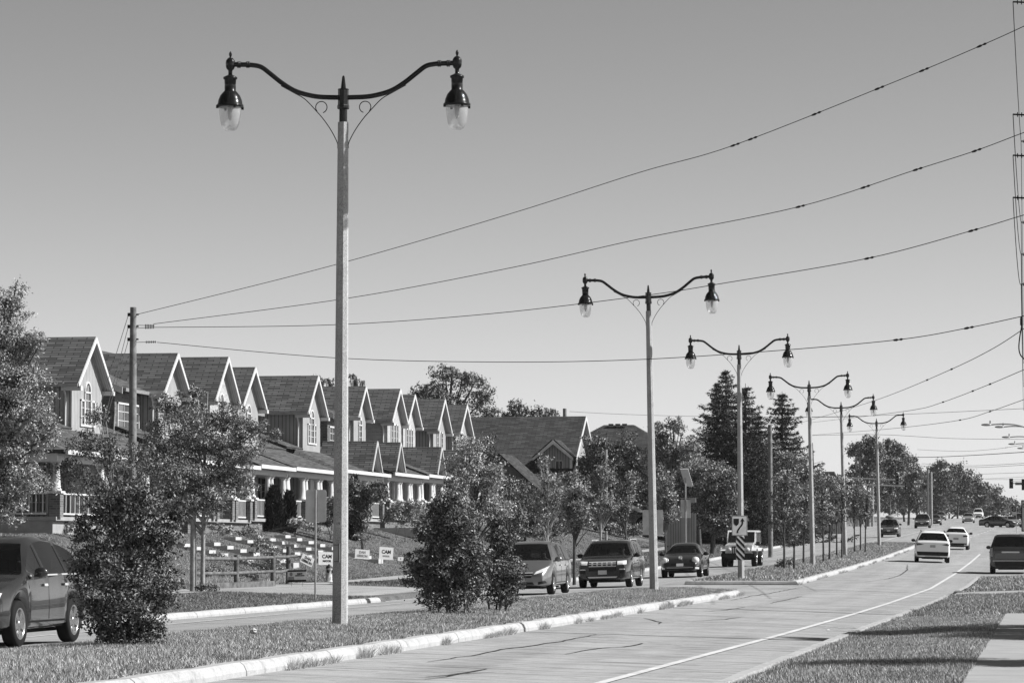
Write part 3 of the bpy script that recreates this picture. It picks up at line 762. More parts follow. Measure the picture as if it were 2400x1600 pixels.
# drooping cable loop at the right edge
t = thing('cable_loop', 'dark cable loop drooping at the right edge below the insulators', 'cable', P(2392, 742, 80)); o_ = t.location.copy()
MB().tube([p - o_ for p in catmull([P(2393, 742, 80), P(2394, 765, 80), P(2390, 790, 80), P(2388, 815, 80), P(2392, 832, 80), P(2402, 842, 80)], 5)], .018, 6).build('cable', M['wire'], t)
MB().tube([P(2394, 745, 80) - o_, P(2394, 762, 80) - o_], .035, 8).build('cap', M['dark_plastic'], t)
# distant poles
def dpole(u, vb, vt, d, r, label, mat='wood_pole', cross=None, lean=0):
    b = P(u, vb, d); g0 = min(b.z, gz(b.x, b.y)); t = thing('utility_pole', label, 'utility pole', (b.x, b.y, g0), group='distant utility poles')
    tz = P(u, vt, d).z - g0; MB().tube([(0, 0, -.5), (lean, 0, tz)], [r * 1.2, r], 8).build('shaft', M[mat], t)
    if cross: MB().box(lean - cross, lean + cross, -.06, .06, tz - 1.0, tz - .85).build('crossarm', M['wood_dark'], t)
dpole(1324, 1250, 957, 262, .16, 'top of a wooden pole behind the big dark roof with a short crossarm', cross=.7)
dpole(1806, 1262, 995, 200, .13, 'grey wooden pole between the two spruce trees')
dpole(1914, 1255, 1037, 330, .17, 'dark slightly leaning pole just right of the fourth lamp', 'bark', cross=.3, lean=-.5)
dpole(1421, 1262, 1053, 195, .08, 'slender pale pole in the leafy trees left of the second lamp', 'galv')
for i, (u, vt) in enumerate([(2008, 1062), (2016, 1062), (2045, 1059), (2176, 1100), (2183, 1105)]):
    dpole(u, 1215, vt, 430, .16, ['left of the pair of pale poles in front of the first far trees', 'right of the pair of pale poles in front of the first far trees', 'pale pole just left of the smallest lamp', 'left of the two thin poles in the gap of the far trees', 'right of the two thin poles in the gap of the far trees'][i], 'bark_light')
# cobra-head street lights reaching in from the right
for i, (u, v, d) in enumerate([(2312, 995, 215), (2343, 1000, 232), (2358, 1024, 262), (2372, 1040, 300), (2392, 1050, 330)]):
    p = P(u, v, d); xb = 1.9 + .3 * i; g0 = gz(xb, p.y)
    t = thing('cobra_street_light', ['nearest', 'second', 'third', 'fourth', 'farthest'][i] + ' curved street light arm reaching in from the right edge', 'street light', (xb, p.y, g0), group='cobra street lights at the right')
    MB().tube([(0, 0, -.4), (0, 0, p.z - g0 - 1.3)], [.16, .1], 10).build('pole', M['galv'], t)
    ln = xb - p.x
    MB().tube(catmull([(0, 0, p.z - g0 - 1.5), (-ln * .35, 0, p.z - g0 - .65), (-ln * .62, 0, p.z - g0 - .08), (-ln * .8, 0, p.z - g0 + .04), (-ln + .3, 0, p.z - g0)], 5), .045, 8).build('arm', M['galv'], t)
    m = MB().at(-ln, 0, p.z - g0); m.ball(0, 0, 0, .36, .16, .09); m.tube([(.25, 0, .05), (.25, 0, .28)], .05, 8); m.build('lamp_head', M['galv'], t)
# traffic signals
def signal(label, u, vt, vb, d, arm_to, black=True, wpx=9, lit=2):
    c = P(u, (vt + vb) / 2, d); s = F / d; h = (vb - vt) / s; w = wpx / s
    xa = arm_to; g0 = gz(xa, c.y); t = thing('traffic_signal', label, 'traffic light', (xa, c.y, g0), group='traffic lights at the far crossing')
    zc = c.z - g0; cx = c.x - xa
    MB().tube([(0, 0, -.3), (0, 0, zc + .8)], .13, 10).build('pole', M['galv'], t)
    MB().tube([(0, 0, zc), (cx * .5, .02, zc + .25), (cx, .05, zc)], .06, 8).build('mast_arm', M['galv'], t)
    MB().box(cx - w / 2, cx + w / 2, -.15, .0, zc - h / 2, zc + h / 2).build('housing', M['dark_plastic'] if black else M['ink_grey'], t)
    for k in range(3):
        m = MB().at(cx, -.16, zc + h * (.3 - .3 * k), rx=PI / 2); m.lathe([(.0001, 0), (h * .12, 0), (h * .12, .15), (h * .11, .15), (h * .11, .01)], 12); m.build('lens_hood', M['ink'], t)
signal('hanging traffic light right of the far trees near the right edge', 2370, 1121, 1144, 390, 6.0)
signal('traffic light cut by the right edge beside the small street name plate', 2399, 1122, 1148, 380, 6.5)
signal('pale traffic light held over the road by the long arm right of the smallest lamp', 2103, 1112, 1137, 330, -25, False)
signal('side-mounted slim traffic light at the arm tip right of the smallest lamp', 2123, 1130, 1148, 330, -26, False, 3)
p = P(2389, 1133, 388); t = thing('street_name_plate', 'dark street name plate between the two traffic lights', 'street sign', p)
MB().box(-.5, .5, -.02, .02, -.16, .16).build('panel', M['ink_grey'], t)
m = MB(); m.tube([(-1, 0, .28), (1, 0, .28)], .03, 6); m.tube([(-.3, 0, .16), (-.3, 0, .28)], .02, 6); m.tube([(.3, 0, .16), (.3, 0, .28)], .02, 6); m.build('hanger', M['galv'], t)
# ================================================================ houses
def gable_roof(mb, sb, xb, xf, cy, hw, ze, za, t=.1):
    """ridge along x"""
    mb.slab([(xb, cy - hw, ze), (xf, cy - hw, ze), (xf, cy, za), (xb, cy, za)], t)
    mb.slab([(xb, cy, za), (xf, cy, za), (xf, cy + hw, ze), (xb, cy + hw, ze)], t)
    if sb:
        k = t + .005
        sb.slab([(xb, cy - hw + .03, ze - k), (xf - .02, cy - hw + .03, ze - k), (xf - .02, cy - .0, za - k), (xb, cy, za - k)], .04)
        sb.slab([(xb, cy, za - k), (xf - .02, cy, za - k), (xf - .02, cy + hw - .03, ze - k), (xb, cy + hw - .03, ze - k)], .04)
def rake(mb, x, cy, hw, ze, za, h=.2, th=.05, drop=.02):
    for s in (-1, 1):
        a = (x, cy + s * (hw + .02), ze - drop); b = (x, cy, za - drop + .02)
        pts = [a, b, (x, cy, za - drop - h * 1.25), (x, cy + s * (hw + .02), ze - drop - h)]
        if s > 0: pts = pts[::-1]
        mb.prism(pts, (th, 0, 0))
def window(parent, x, y0, y1, z0, z1, nx=2, nz=3, arch=False, fr=.075, name='window', side=0):
    """framed window on a wall facing +x (side=0) or -y (side=1)"""
    fm, pm = MB(), MB()
    if side:
        fm.at(0, x, 0, rz=-PI / 2); pm.at(0, x, 0, rz=-PI / 2); x = 0; y0, y1 = y0, y1
    def bar(a, b, c, d): fm.box(x + .002, x + .06, a, b, c, d)
    bar(y0, y0 + fr, z0, z1); bar(y1 - fr, y1, z0, z1); bar(y0, y1, z0 - .08, z0); 
    if not arch: bar(y0, y1, z1 - fr, z1)
    for k in range(1, nx): yy = y0 + (y1 - y0) * k / nx; fm.box(x + .012, x + .03, yy - .015, yy + .015, z0, z1)
    for k in range(1, nz): zz = z0 + (z1 - z0) * k / nz; fm.box(x + .012, x + .03, y0 + fr, y1 - fr, zz - .013, zz + .013)
    pm.box(x - .02, x + .01, y0 + fr * .8, y1 - fr * .8, z0, z1 - (0 if arch else fr * .8))
    if arch:
        c, r = (y0 + y1) / 2, (y1 - y0) / 2; bar(y0, y1, z1 - .03, z1 + .03)
        n = 10
        for k in range(n):
            a, b = PI * k / n, PI * (k + 1) / n
            q = [(x + .002, c + r * math.cos(a), z1 + .03 + r * math.sin(a)), (x + .002, c + r * math.cos(b), z1 + .03 + r * math.sin(b)), (x + .002, c + (r - fr) * math.cos(b), z1 + .03 + (r - fr) * math.sin(b)), (x + .002, c + (r - fr) * math.cos(a), z1 + .03 + (r - fr) * math.sin(a))]
            fm.prism(q, (.058, 0, 0))
        for k in (1, 2):
            a = PI * k / 3; fm.tube([(x + .02, c, z1), (x + .02, c + (r - fr) * math.cos(a), z1 + .03 + (r - fr) * math.sin(a))], .012, 4)
        rr = r - fr * .8
        pm.prism([(x - .02, c + rr * math.cos(PI * k / 12), z1 + .03 + rr * math.sin(PI * k / 12)) for k in range(13)], (.03, 0, 0))
    f = fm.build(name, M['white'], parent); pm.build('pane', M['glass_win'], f); return f
def column(parent, x, y, zf, zt, ped=.85):
    m = MB().at(x, y, 0); m.cbox(0, 0, zf + ped + .04, .52, .52, .08)
    m.lathe([(.0001, zf + ped + .08), (.2, zf + ped + .08), (.2, zf + ped + .14), (.15, zf + ped + .2), (.145, zf + ped + .5), (.115, zt - .2), (.115, zt - .14), (.16, zt - .1), (.16, zt - .04), (.0001, zt - .04)], 12)
    m.cbox(0, 0, zt - .02, .34, .34, .04); c = m.build('column', M['white'], parent)
    MB().at(x, y, 0).cbox(0, 0, zf + ped / 2 - .01, .42, .42, ped + .02).build('pedestal', M['brick'], c); return c
def railing(parent, a, b, z, n):
    m = MB(); a, b = Vector(a), Vector(b); dv = b - a; ln = dv.length; rz = math.atan2(dv.y, dv.x); m.at(a.x, a.y, z, rz=rz)
    m.box(0, ln, -.035, .035, .82, .88); m.box(0, ln, -.03, .03, .08, .14)
    for k in range(n): xx = (k + .5) * ln / n; m.box(xx - .02, xx + .02, -.02, .02, .14, .82)
    m.build('railing', M['white'], parent)
HX = -38.0
UN = [ # d, v_apex, y0, y1, half width, drop, proj, wall, window
 (128.6, 789, 112.0, 129.5, 2.05, 1.97, 2.2, 'siding', 'palladian', 'nearest townhouse at the left with a steep gable and tall arched window'),
 (140.8, 827, 130.6, 141.0, 1.85, 1.75, .8, 'siding', 'double', 'townhouse whose gable stands right of the wooden pole'),
 (149.5, 836, 141.1, 147.9, 2.0, 2.05, .9, 'brick_light', 'small', 'third townhouse from the left, with a small arched window over the tree top'),
 (154.6, 860, 148.0, 158.2, 2.0, 1.86, 1.6, 'siding', 'palladian', 'fourth townhouse, narrow gable right behind the third one'),
 (168.0, 880, 158.3, 170.2, 2.0, 2.0, 3.0, 'siding', 'palladian', 'boarded townhouse with the widest clear roof, left of the nearest lamp pole'),
 (179.8, 905, 171.3, 181.0, 1.6, 1.7, .8, 'siding', 'single', 'townhouse cut in two by the nearest lamp pole'),
 (189.4, 911, 181.1, 187.9, 2.05, 1.97, 2.0, 'brick_light', 'triple', 'brick townhouse directly right of the nearest lamp pole'),
 (193.8, 924, 188.0, 195.4, 1.9, 1.8, 1.2, 'brick_light', 'triple', 'narrow-gabled townhouse tucked behind the brick one right of the nearest lamp pole'),
 (203.5, 935, 195.5, 204.2, 2.1, 2.0, 2.4, 'siding', 'pair', 'second last townhouse of the row with a dark boarded side wall'),
 (211.3, 948, 204.3, 213.0, 2.1, 1.9, 1.2, 'siding', 'palladian', 'last townhouse of the row next to the big dark roof')]
def townhouse(i, U):
    d, va, y0, y1, w, drop, proj, wall, win, lab = U
    Yc = (d + HX * _sa) / _ca; za = 1.5 + (1284 - va) * d / F
    lot = gz(HX + 1, Yc); za -= lot; y0 -= Yc; y1 -= Yc
    ov = .34; hw = w + .28; pitch = drop / hw; ze = za - drop; zwall = ze + .28 * pitch - .12
    T = thing('townhouse', lab, 'house', (HX, Yc, lot), group='row of gabled townhouses')
    xr = -5.6; zr = za + .3; em = ze - .05; xm = -proj
    wm = M[wall]; sidem = M['brick'] if wall != 'siding' else M['siding']
    # wing
    m = MB(); m.prism([(-6, -w, -1.0), (-6, w, -1.0), (-6, w, zwall), (-6, 0, zwall + pitch * w - .02), (-6, -w, zwall)], (6, 0, 0)); m.build('wall', wm, T)
    # main body
    ez = em - .1
    m = MB(); A = [(xm, y0 + .003, -1.5), (-10, y0 + .003, -1.5), (-10, y0 + .003, ez), (xr, y0 + .003, zr - .14), (xm, y0 + .003, ez)]
    m.prism(A, (0, y1 - y0 - .006, 0)); m.build('main_wall', M['brick'] if i in (1, 5, 6, 7, 2) else M['siding'], T)
    sl = (zr - em) / (xm + .4 - xr)
    R = MB(); R.slab([(xm + .4, y0 - .25 * (i in (0, 1, 5)), em), (xm + .4, y1, em), (xr, y1, zr), (xr, y0 - .25 * (i in (0, 1, 5)), zr)], .12)
    R.slab([(xr, y0 - .25 * (i in (0, 1, 5)), zr), (xr, y1, zr), (-10.4, y1, zr - sl * 4.6), (-10.4, y0 - .25 * (i in (0, 1, 5)), zr - sl * 4.6)], .12)
    roof = R.build('roof', M['shingle'], T)
    G = MB(); sb = MB(); gable_roof(G, sb, -5.2, ov, 0, hw, ze, za); G.build('gable_roof', M['shingle'], T)
    sb.build('soffit', M['soffit'], T)
    rk = MB(); rake(rk, ov + .002, 0, hw, ze, za, .17)
    rk.box(-.35, ov + .12, -hw - .02, -w - .005, ze - .3, ze - .13); rk.box(-.35, ov + .12, w + .005, hw + .02, ze - .3, ze - .13)
    rk.build('rake_board', M['white'], T)
    MB().box(-4.8, ov - .1, hw - .01, hw + .1, ze - .15, ze - .02).build('gutter', M['galv'], T)
    gt = MB(); gt.box(-5, ov - .0, -hw - .1, -hw + .01, ze - .15, ze - .02)
    gt.build('gutter', M['sign_back'] if i % 2 else M['galv'], T); MB().box(xm + .38, xm + .5, y0, -hw, em - .16, em - .02).build('gutter', M['galv'], T); MB().box(xm + .38, xm + .5, hw, y1, em - .16, em - .02).build('gutter', M['galv'], T)
    dp = MB(); dp.tube([(-.25, -hw - .03, ze - .15), (-.25, -w - .06, ze - .5), (-.25, -w - .06, 4.0)], .045, 6); dp.build('downspout', M['white'], T)
    if i in (1, 5):
        bb = MB(); bb.prism([(xm + .42, y0 - .262, em), (xr, y0 - .262, zr), (xr, y0 - .262, zr - .3), (xm + .42, y0 - .262, em - .28)][::-1], (0, -.04, 0)); bb.build('barge_board', M['sign_back'], T)
    # upstairs windows
    t0 = za - 3.55
    if win == 'palladian':
        window(T, 0, -.42, .42, t0, za - 2.25, 2, 4, True); window(T, 0, -.98, -.44, t0, za - 2.55, 2, 3); window(T, 0, .44, .98, t0, za - 2.55, 2, 3)
    elif win == 'double':
        window(T, 0, -.9, -.05, t0, za - 2.3, 2, 3); window(T, 0, .05, .9, t0, za - 2.3, 2, 3)
    elif win == 'small':
        window(T, 0, -.38, .38, za - 2.6, za - 2.1, 1, 1, True); window(T, 0, -.9, .9, t0, za - 2.85, 4, 2)
    elif win == 'single': window(T, 0, -.45, .45, t0, za - 2.2, 2, 4, True)
    elif win == 'triple':
        for a in (-1.15, -.4, .35): window(T, 0, a, a + .62, t0 - .2, za - 2.1, 2, 4)
    else:
        for a in (-1.1, .4): window(T, 0, a, a + .6, t0, za - 2.1, 1, 4)
    if y1 - w > 1.6: window(T, xm, w + .35, min(y1 - .2, w + 1.6), t0, za - 2.4, 3, 3)
    if -y0 - w > 1.8: window(T, xm, y0 + .3, -w - .4, t0, za - 2.4, 3, 3)
    # porch
    pf, pe, pt = .6, 3.02, 4.1; px = 2.55
    fl = MB(); fl.box(-proj, px, y0 + .02, y1 - .02, pf - .14, pf); fl.build('porch_floor', M['concrete'], T)
    MB().box(-proj + .1, px - .15, y0 + .1, y1 - .1, -1.6, pf - .145).build('porch_base', M['concrete'] if i == 0 else M['brick'], T)
    hip0 = 1.3 if i in (0, 4, 8) else 0
    pr = MB(); e = px + .35
    pr.slab([(e, y0 - (.2 if hip0 else 0), pe), (e, y1, pe), (0, y1, pt), (0, y0 + hip0 * 1.6, pt)], .1)
    if hip0: pr.slab([(0, y0 - .2, pe), (e, y0 - .2, pe), (0, y0 + hip0 * 1.6, pt)], .1)
    if proj > .3:
        zb_ = pt + proj * (pt - pe) / e
        pr.slab([(0, -w - .0, pt), (xm, -w, zb_), (xm, y0, zb_), (0, y0, pt)][::-1], .1); pr.slab([(0, y1, pt), (xm, y1, zb_), (xm, w, zb_), (0, w, pt)][::-1], .1)
    pr.build('porch_roof', M['shingle'], T)
    bm = MB(); bm.box(px - .2, px + .02, y0 + .02, y1 - .02, pe - .42, pe - .12); bm.box(-proj, px - .2, y0 + .03, y0 + .22, pe - .42, pe - .13)
    bm.box(e - .01, e + .1, y0, y1, pe - .16, pe + .01); bm.box(-proj + .02, px - .21, y0 + .23, y1 - .02, pe - .2, pe - .14); bm.build('porch_beam', M['white'], T)
    ncol = 4 if y1 - y0 > 9 else 3; ys = np.linspace(y0 + .35, y1 - .4, ncol)
    for k, yy in enumerate(ys):
        column(T, px - .1, yy, pf, pe - .42)
        if k in (1, 2): column(T, px - .1, yy + .62, pf, pe - .42)
    for k in range(ncol - 1):
        a = ys[k] + (.9 if k in (1, 2) else .3)
        if k != 1 and ys[k + 1] - .3 > a + .3: railing(T, (px - .1, a, 0), (px - .1, ys[k + 1] - .3, 0), pf, 9)
    if i in (0, 4, 1, 5): railing(T, (-proj + .2, y0 + .1, 0), (px - .4, y0 + .1, 0), pf, 16)
    # ground floor openings
    dr = MB(); dr.box(.003, .05, -.45, .45, pf, pf + 2.05); do = dr.build('door', M['white'] if i % 2 else M['sign_back'], T)
    MB().box(.05, .1, .3, .36, pf + .95, pf + 1.05).build('handle', M['chrome'], do)
    window(T, 0, -1.35, -.75, pf + .25, pf + 2.1, 2, 5)
    if y1 - w > 1.6: window(T, xm, w + .3, min(y1 - .2, w + 1.7), pf + .3, pf + 2.1, 3, 4)
    if -y0 - w > 1.8: window(T, xm, y0 + .4, -w - .3, pf + .3, pf + 2.1, 3, 4)
    if proj > 1.2: window(T, -w, -proj * .75, -proj * .75 + .7, pf + .3, pf + 2.1, 2, 5, side=1)
    # gablets on the porch roof
    for gy in {4: (2.6,), 5: (-3.1,), 6: (-.7,), 7: (2.9,)}.get(i, ()):
        g = MB(); sb = MB(); gable_roof(g, sb, .0, px + .42, gy, 1.3, pe + .1, pe + 1.7, .08); go = g.build('porch_gable', M['shingle'], T); sb.build('soffit', M['soffit'], go)
        r2 = MB(); rake(r2, px + .424, gy, 1.3, pe + .1, pe + 1.7, .12); r2.build('rake_board', M['white'], go)
        MB().prism([(px + .0, gy - 1.2, pe - .1), (px + .0, gy + 1.2, pe - .1), (px, gy, pe + 1.5)], (.03, 0, 0)).build('gable_panel', M['white'], go)
    v_ = MB(); v_.cbox(-2.2, -w * .0 + hw * .55, ze + drop * .45 + .1, .3, .3, .12); v_.tube([(-4.2, 1.2, za - .9), (-4.2, 1.2, za - .1)], .05, 8); v_.build('roof_vent', M['dark_plastic'], T)
    return T
for i, U in enumerate(UN): townhouse(i, U)

# big dark-roofed house
b = P(1382, 1250, 240); Z0 = gz(-36, 236); T = thing('house', 'large house with long dark shingle roof and a small windowed dormer', 'house', (-34.6, 238.5, Z0))
zr = P(1382, 975, 241).z - Z0; zE = 3.4; run = 7.6
m = MB(); m.prism([(0, -run + .5, -1), (0, run - .5, -1), (0, run - .5, zE), (0, 0, zr - .55), (0, -run + .5, zE)], (-13.5, 0, 0)); m.build('wall', M['siding'], T)
R = MB(); sb = MB(); gable_roof(R, sb, -14, .5, 0, run, zE - .1, zr, .12); R.build('roof', M['shingle_dark'], T); sb.build('soffit', M['soffit'], T)
rk = MB(); rake(rk, .502, 0, run, zE - .1, zr, .22); rk.build('rake_board', M['white'], T)
# dormer facing the camera
dc = P(1296, 1031, 234.5); dx = dc.x + 34.6; dz = dc.z - Z0; hwd = 1.5; yd = dc.y - 238.5; ed = dz - 1.3
D_ = MB(); D_.slab([(dx - hwd, yd, ed), (dx, yd, dz), (dx, yd + 4.2, dz), (dx - hwd, yd + 3, ed)][::-1], .1); D_.slab([(dx, yd, dz), (dx + hwd, yd, ed), (dx + hwd, yd + 3, ed), (dx, yd + 4.2, dz)][::-1], .1)
dm = D_.build('dormer', M['shingle_dark'], T)
q = MB(); q.prism([(dx - hwd + .3, yd + .35, ed - 1.8), (dx + hwd - .3, yd + .35, ed - 1.8), (dx + hwd - .3, yd + .35, ed), (dx, yd + .35, dz - .25), (dx - hwd + .3, yd + .35, ed)], (0, 3.2, 0)); q.build('dormer_wall', M['siding'], dm)
f = MB(); f.prism([(dx - hwd, yd - .0, ed), (dx, yd, dz), (dx, yd, dz - .3), (dx - hwd, yd, ed - .2)][::-1], (0, -.05, 0)); f.prism([(dx + hwd, yd - .0, ed), (dx, yd, dz), (dx, yd, dz - .3), (dx + hwd, yd, ed - .2)], (0, -.05, 0))
f.box(dx + hwd - .3, dx + hwd - .12, yd + .3, yd + .4, ed - 1.8, ed - .1); f.build('dormer_trim', M['sign_back'], dm)
wf = MB(); wx = dx + .1
for a in ((0, .06, 0, 1), (.54, .6, 0, 1), (0, .6, 0, .07), (0, .6, .93, 1), (.28, .32, 0, 1)): wf.box(wx + a[0], wx + a[1], yd + .3, yd + .348, ed - 1.25 + a[2] * 1.1, ed - 1.25 + a[3] * 1.1)
wo_ = wf.build('window', M['white'], dm); MB().box(wx + .05, wx + .56, yd + .33, yd + .349, ed - 1.2, ed - .2).build('pane', M['glass_win'], wo_)
c2 = P(1178, 1063, 228); cx, cz, cyy = c2.x + 34.6, c2.z - Z0, c2.y - 238.5
X_ = MB(); X_.slab([(cx, cyy - 1.5, cz), (cx, cyy + 5, cz), (cx - 3.2, cyy + 5, cz - 2.9), (cx - 3.2, cyy - 1.5, cz - 2.9)], .1); X_.slab([(cx, cyy + 5, cz), (cx, cyy - 1.5, cz), (cx + 3.2, cyy - 1.5, cz - 2.9), (cx + 3.2, cyy + 5, cz - 2.9)], .1)
lr = X_.build('lower_roof', M['shingle_dark'], T)
MB().prism([(cx - 2.7, cyy - 1, -.5), (cx + 2.7, cyy - 1, -.5), (cx + 2.7, cyy - 1, cz - 2.6), (cx, cyy - 1, cz - .2), (cx - 2.7, cyy - 1, cz - 2.6)], (0, 5, 0)).build('lower_wall', M['brick'], lr)
# hip-roofed house
def hip_house(label, uc, d, vtop, ve, htop, slope, wallmat='siding', roofmat='shingle_dark', vents=0):
    c = P(uc, vtop, d); g0 = gz(c.x, c.y); zt = c.z - g0; T = thing('house', label, 'house', (c.x, c.y, g0)); z1 = 3.0; o = (zt - z1) / slope
    R = MB(); a, b = htop, .6
    R.poly([(-a - o, -b - o, z1), (a + o, -b - o, z1), (a, -b, zt), (-a, -b, zt)]); R.poly([(a + o, -b - o, z1), (a + o, b + o, z1), (a, b, zt), (a, -b, zt)])
    R.poly([(a + o, b + o, z1), (-a - o, b + o, z1), (-a, b, zt), (a, b, zt)]); R.poly([(-a - o, b + o, z1), (-a - o, -b - o, z1), (-a, -b, zt), (-a, b, zt)]); R.poly([(-a, -b, zt), (a, -b, zt), (a, b, zt), (-a, b, zt)])
    R.box(-a - o, a + o, -b - o, b + o, z1 - .2, z1 - .004); ro = R.build('roof', M[roofmat], T)
    MB().box(-a - o + .5, a + o - .5, -b - o + .5, b + o - .5, -1, z1 - .21).build('wall', M[wallmat], T)
    for k in range(vents): MB().cbox(-a + .7 + k * .62, -b - .35, zt + .02, .42, .3, .14).build('roof_vent', M['dark_plastic'], T)
    return T
hip_house('house with a hipped dark roof and three small vents, left of the second lamp pole', 1452, 290, 996, 1040, 1.35, .62, vents=3)
hip_house('distant small roof seen between the fourth and fifth lamp poles', 1928, 330, 1105, 1120, 1.2, 2.2)
# ================================================================ cars
def smooth(p, y): 
    xs = [a for a, _ in p]; k = min(.16, max(0, y - p[0][0]), max(0, p[-1][0] - y)); q = np.linspace(y - k, y + k, 7)
    return float(np.mean(np.interp(q, xs, [b for _, b in p])))
def make_car(sp, label, group, loc, rz, driver=False):
    """front bumper towards local -y; origin on the road under the middle"""
    L, W, Hh = sp['L'], sp['W'], sp['H']; hw = W / 2 - .02; rw = sp.get('rw', .35); fo = sp.get('fo', .92); wb = sp.get('wb', 2.8)
    sill = sp.get('sill', .27); top = sp['top']; belt = sp['belt']; yc, yf, yr, yb = sp['glass']; wtop = sp.get('wt', .74); ra = rw + .06
    sq = sp.get('square', .55)
    ys = set([0, .02, .06, .14, .28, .45, L, L - .02, L - .06, L - .14, L - .3, yc, yf, yr, yb] + [p[0] for p in top] + list(np.linspace(.5, L - .1, 34)))
    for wy in (fo, fo + wb):
        for k in range(11):
            a = PI * k / 10; ys.add(round(wy + ra * math.cos(a), 4))
        ys.add(round(wy - ra - .01, 4)); ys.add(round(wy + ra + .01, 4))
    ys = sorted(y for y in ys if 0 <= y <= L); q = [ys[0]]
    for y in ys[1:]:
        if y - q[-1] > .0055: q.append(y)
    ys = q
    def prof(y):
        zb = sill + max(0, (.5 - y)) * .1 + max(0, (y - (L - .5))) * .1
        for wy in (fo, fo + wb):
            dy = abs(y - wy)
            if dy <= ra + .001: zb = max(zb, rw + math.sqrt(max(0, ra * ra - dy * dy)))
        zt = smooth(top, y); zs = min(smooth(belt, y), zt - .05)
        fr = max(0, (sq - y) / sq); rr = max(0, (.35 - (L - y)) / .35)
        w = hw * (1 - sp.get('nose', .14) * fr ** 2.2 - sp.get('tailt', .07) * rr ** 2.2)
        if y < yc: k = 0
        elif y < yf: k = (y - yc) / (yf - yc)
        elif y < yr: k = 1
        elif y < yb: k = 1 - (y - yr) / max(.01, yb - yr)
        else: k = 0
        rk = max(0, min(1, (zt - zs - .05) / max(.1, Hh - zs - .1)))
        wt = w * (1 - (1 - wtop) * rk) * (.93 if k == 0 else .97)
        e = 1.0
        if y < .14: e = .55 + .45 * math.sqrt(max(0, 1 - ((.14 - y) / .14) ** 2))
        if L - y < .14: e = .6 + .4 * math.sqrt(max(0, 1 - ((.14 - (L - y)) / .14) ** 2))
        mid = (zb + zt) / 2 if (y < .14 or L - y < .14) else None
        pts = [(0, zb), (w * .86, zb), (w * .985, zb + .07), (w * 1.0, zb + .45 * (zs - zb)), (w * .995, zb + .8 * (zs - zb)), (w * .965, zs), (wt, zt - .07 * rk - .012), (wt - .05 - .08 * rk, zt - .002), (wt * .5, zt + .012), (0, zt + .016)]
        if mid is not None:
            lo = (1 - e) * .2
            pts = [(x * (1 - lo * .25), z + (mid - z) * lo) for x, z in pts]
        return pts
    P_ = [prof(y) for y in ys]; n = len(P_[0]); 
    full = []
    for y, pr in zip(ys, P_):
        yy = y - L / 2
        full.append([Vector((x, yy, z)) for x, z in pr] + [Vector((-x, yy, z)) for x, z in pr[::-1]][1:-1])
    m = len(full[0])      # 18
    body, glass, dark, roofm = MB(), MB(), MB(), MB()
    gl_y = lambda a, b: (yc - .001 <= a and b <= yb + .001)
    pil = sp.get('pillars', [])
    def isglass(k, a, b, s):
        if sp.get('noglass'): return False
        mid = (a + b) / 2
        kk = min(k, m - 1 - k)          # mirror index of the strip
        if kk == 5 and yc + .22 < mid < sp.get('side_end', yb - .1):
            for p0, p1 in pil:
                if p0 < mid < p1: return False
            return True
        if kk in (7, 8) and ((yc < mid < yf - .02) or (yr + .04 < mid < yb)): return True
        return False
    # extra stations at pillars are not needed: pillars are laid over the glass
    allv = [v for r in full for v in r]
    fb, fg = [], []
    for j in range(len(ys) - 1):
        for k in range(m):
            f = (j * m + k, (j + 1) * m + k, (j + 1) * m + (k + 1) % m, j * m + (k + 1) % m)
            (fg if isglass(k, ys[j], ys[j + 1], 0) else fb).append(f)
    fb.append(tuple(range(m))); fb.append(tuple(range((len(ys) - 1) * m, len(ys) * m))[::-1])
    T = thing(sp['name'], label, sp['cat'], loc, rz, group)
    body.add(allv, fb, True); bo = body.build('body', sp['paint'], T, uv=False)
    for p in bo.data.polygons:
        if len(p.vertices) > 4: p.use_smooth = False
    used = sorted({i for f in fg for i in f}); rm = {u: i for i, u in enumerate(used)}
    cen = Vector((0, 0, Hh * .5))
    glass.add([allv[i] for i in used], [tuple(rm[i] for i in f) for f in fg], True); go = glass.build('windows', M['car_glass'], T, uv=False)
    bvh = BVHTree.FromPolygons([tuple(v) for v in allv], [f for f in fb + fg])
    # side pillars
    pm = MB()
    def side_hit(y, z, s):
        h = bvh.ray_cast(Vector((s * 3, y, z)), Vector((-s, 0, 0))); return h[0], h[1]
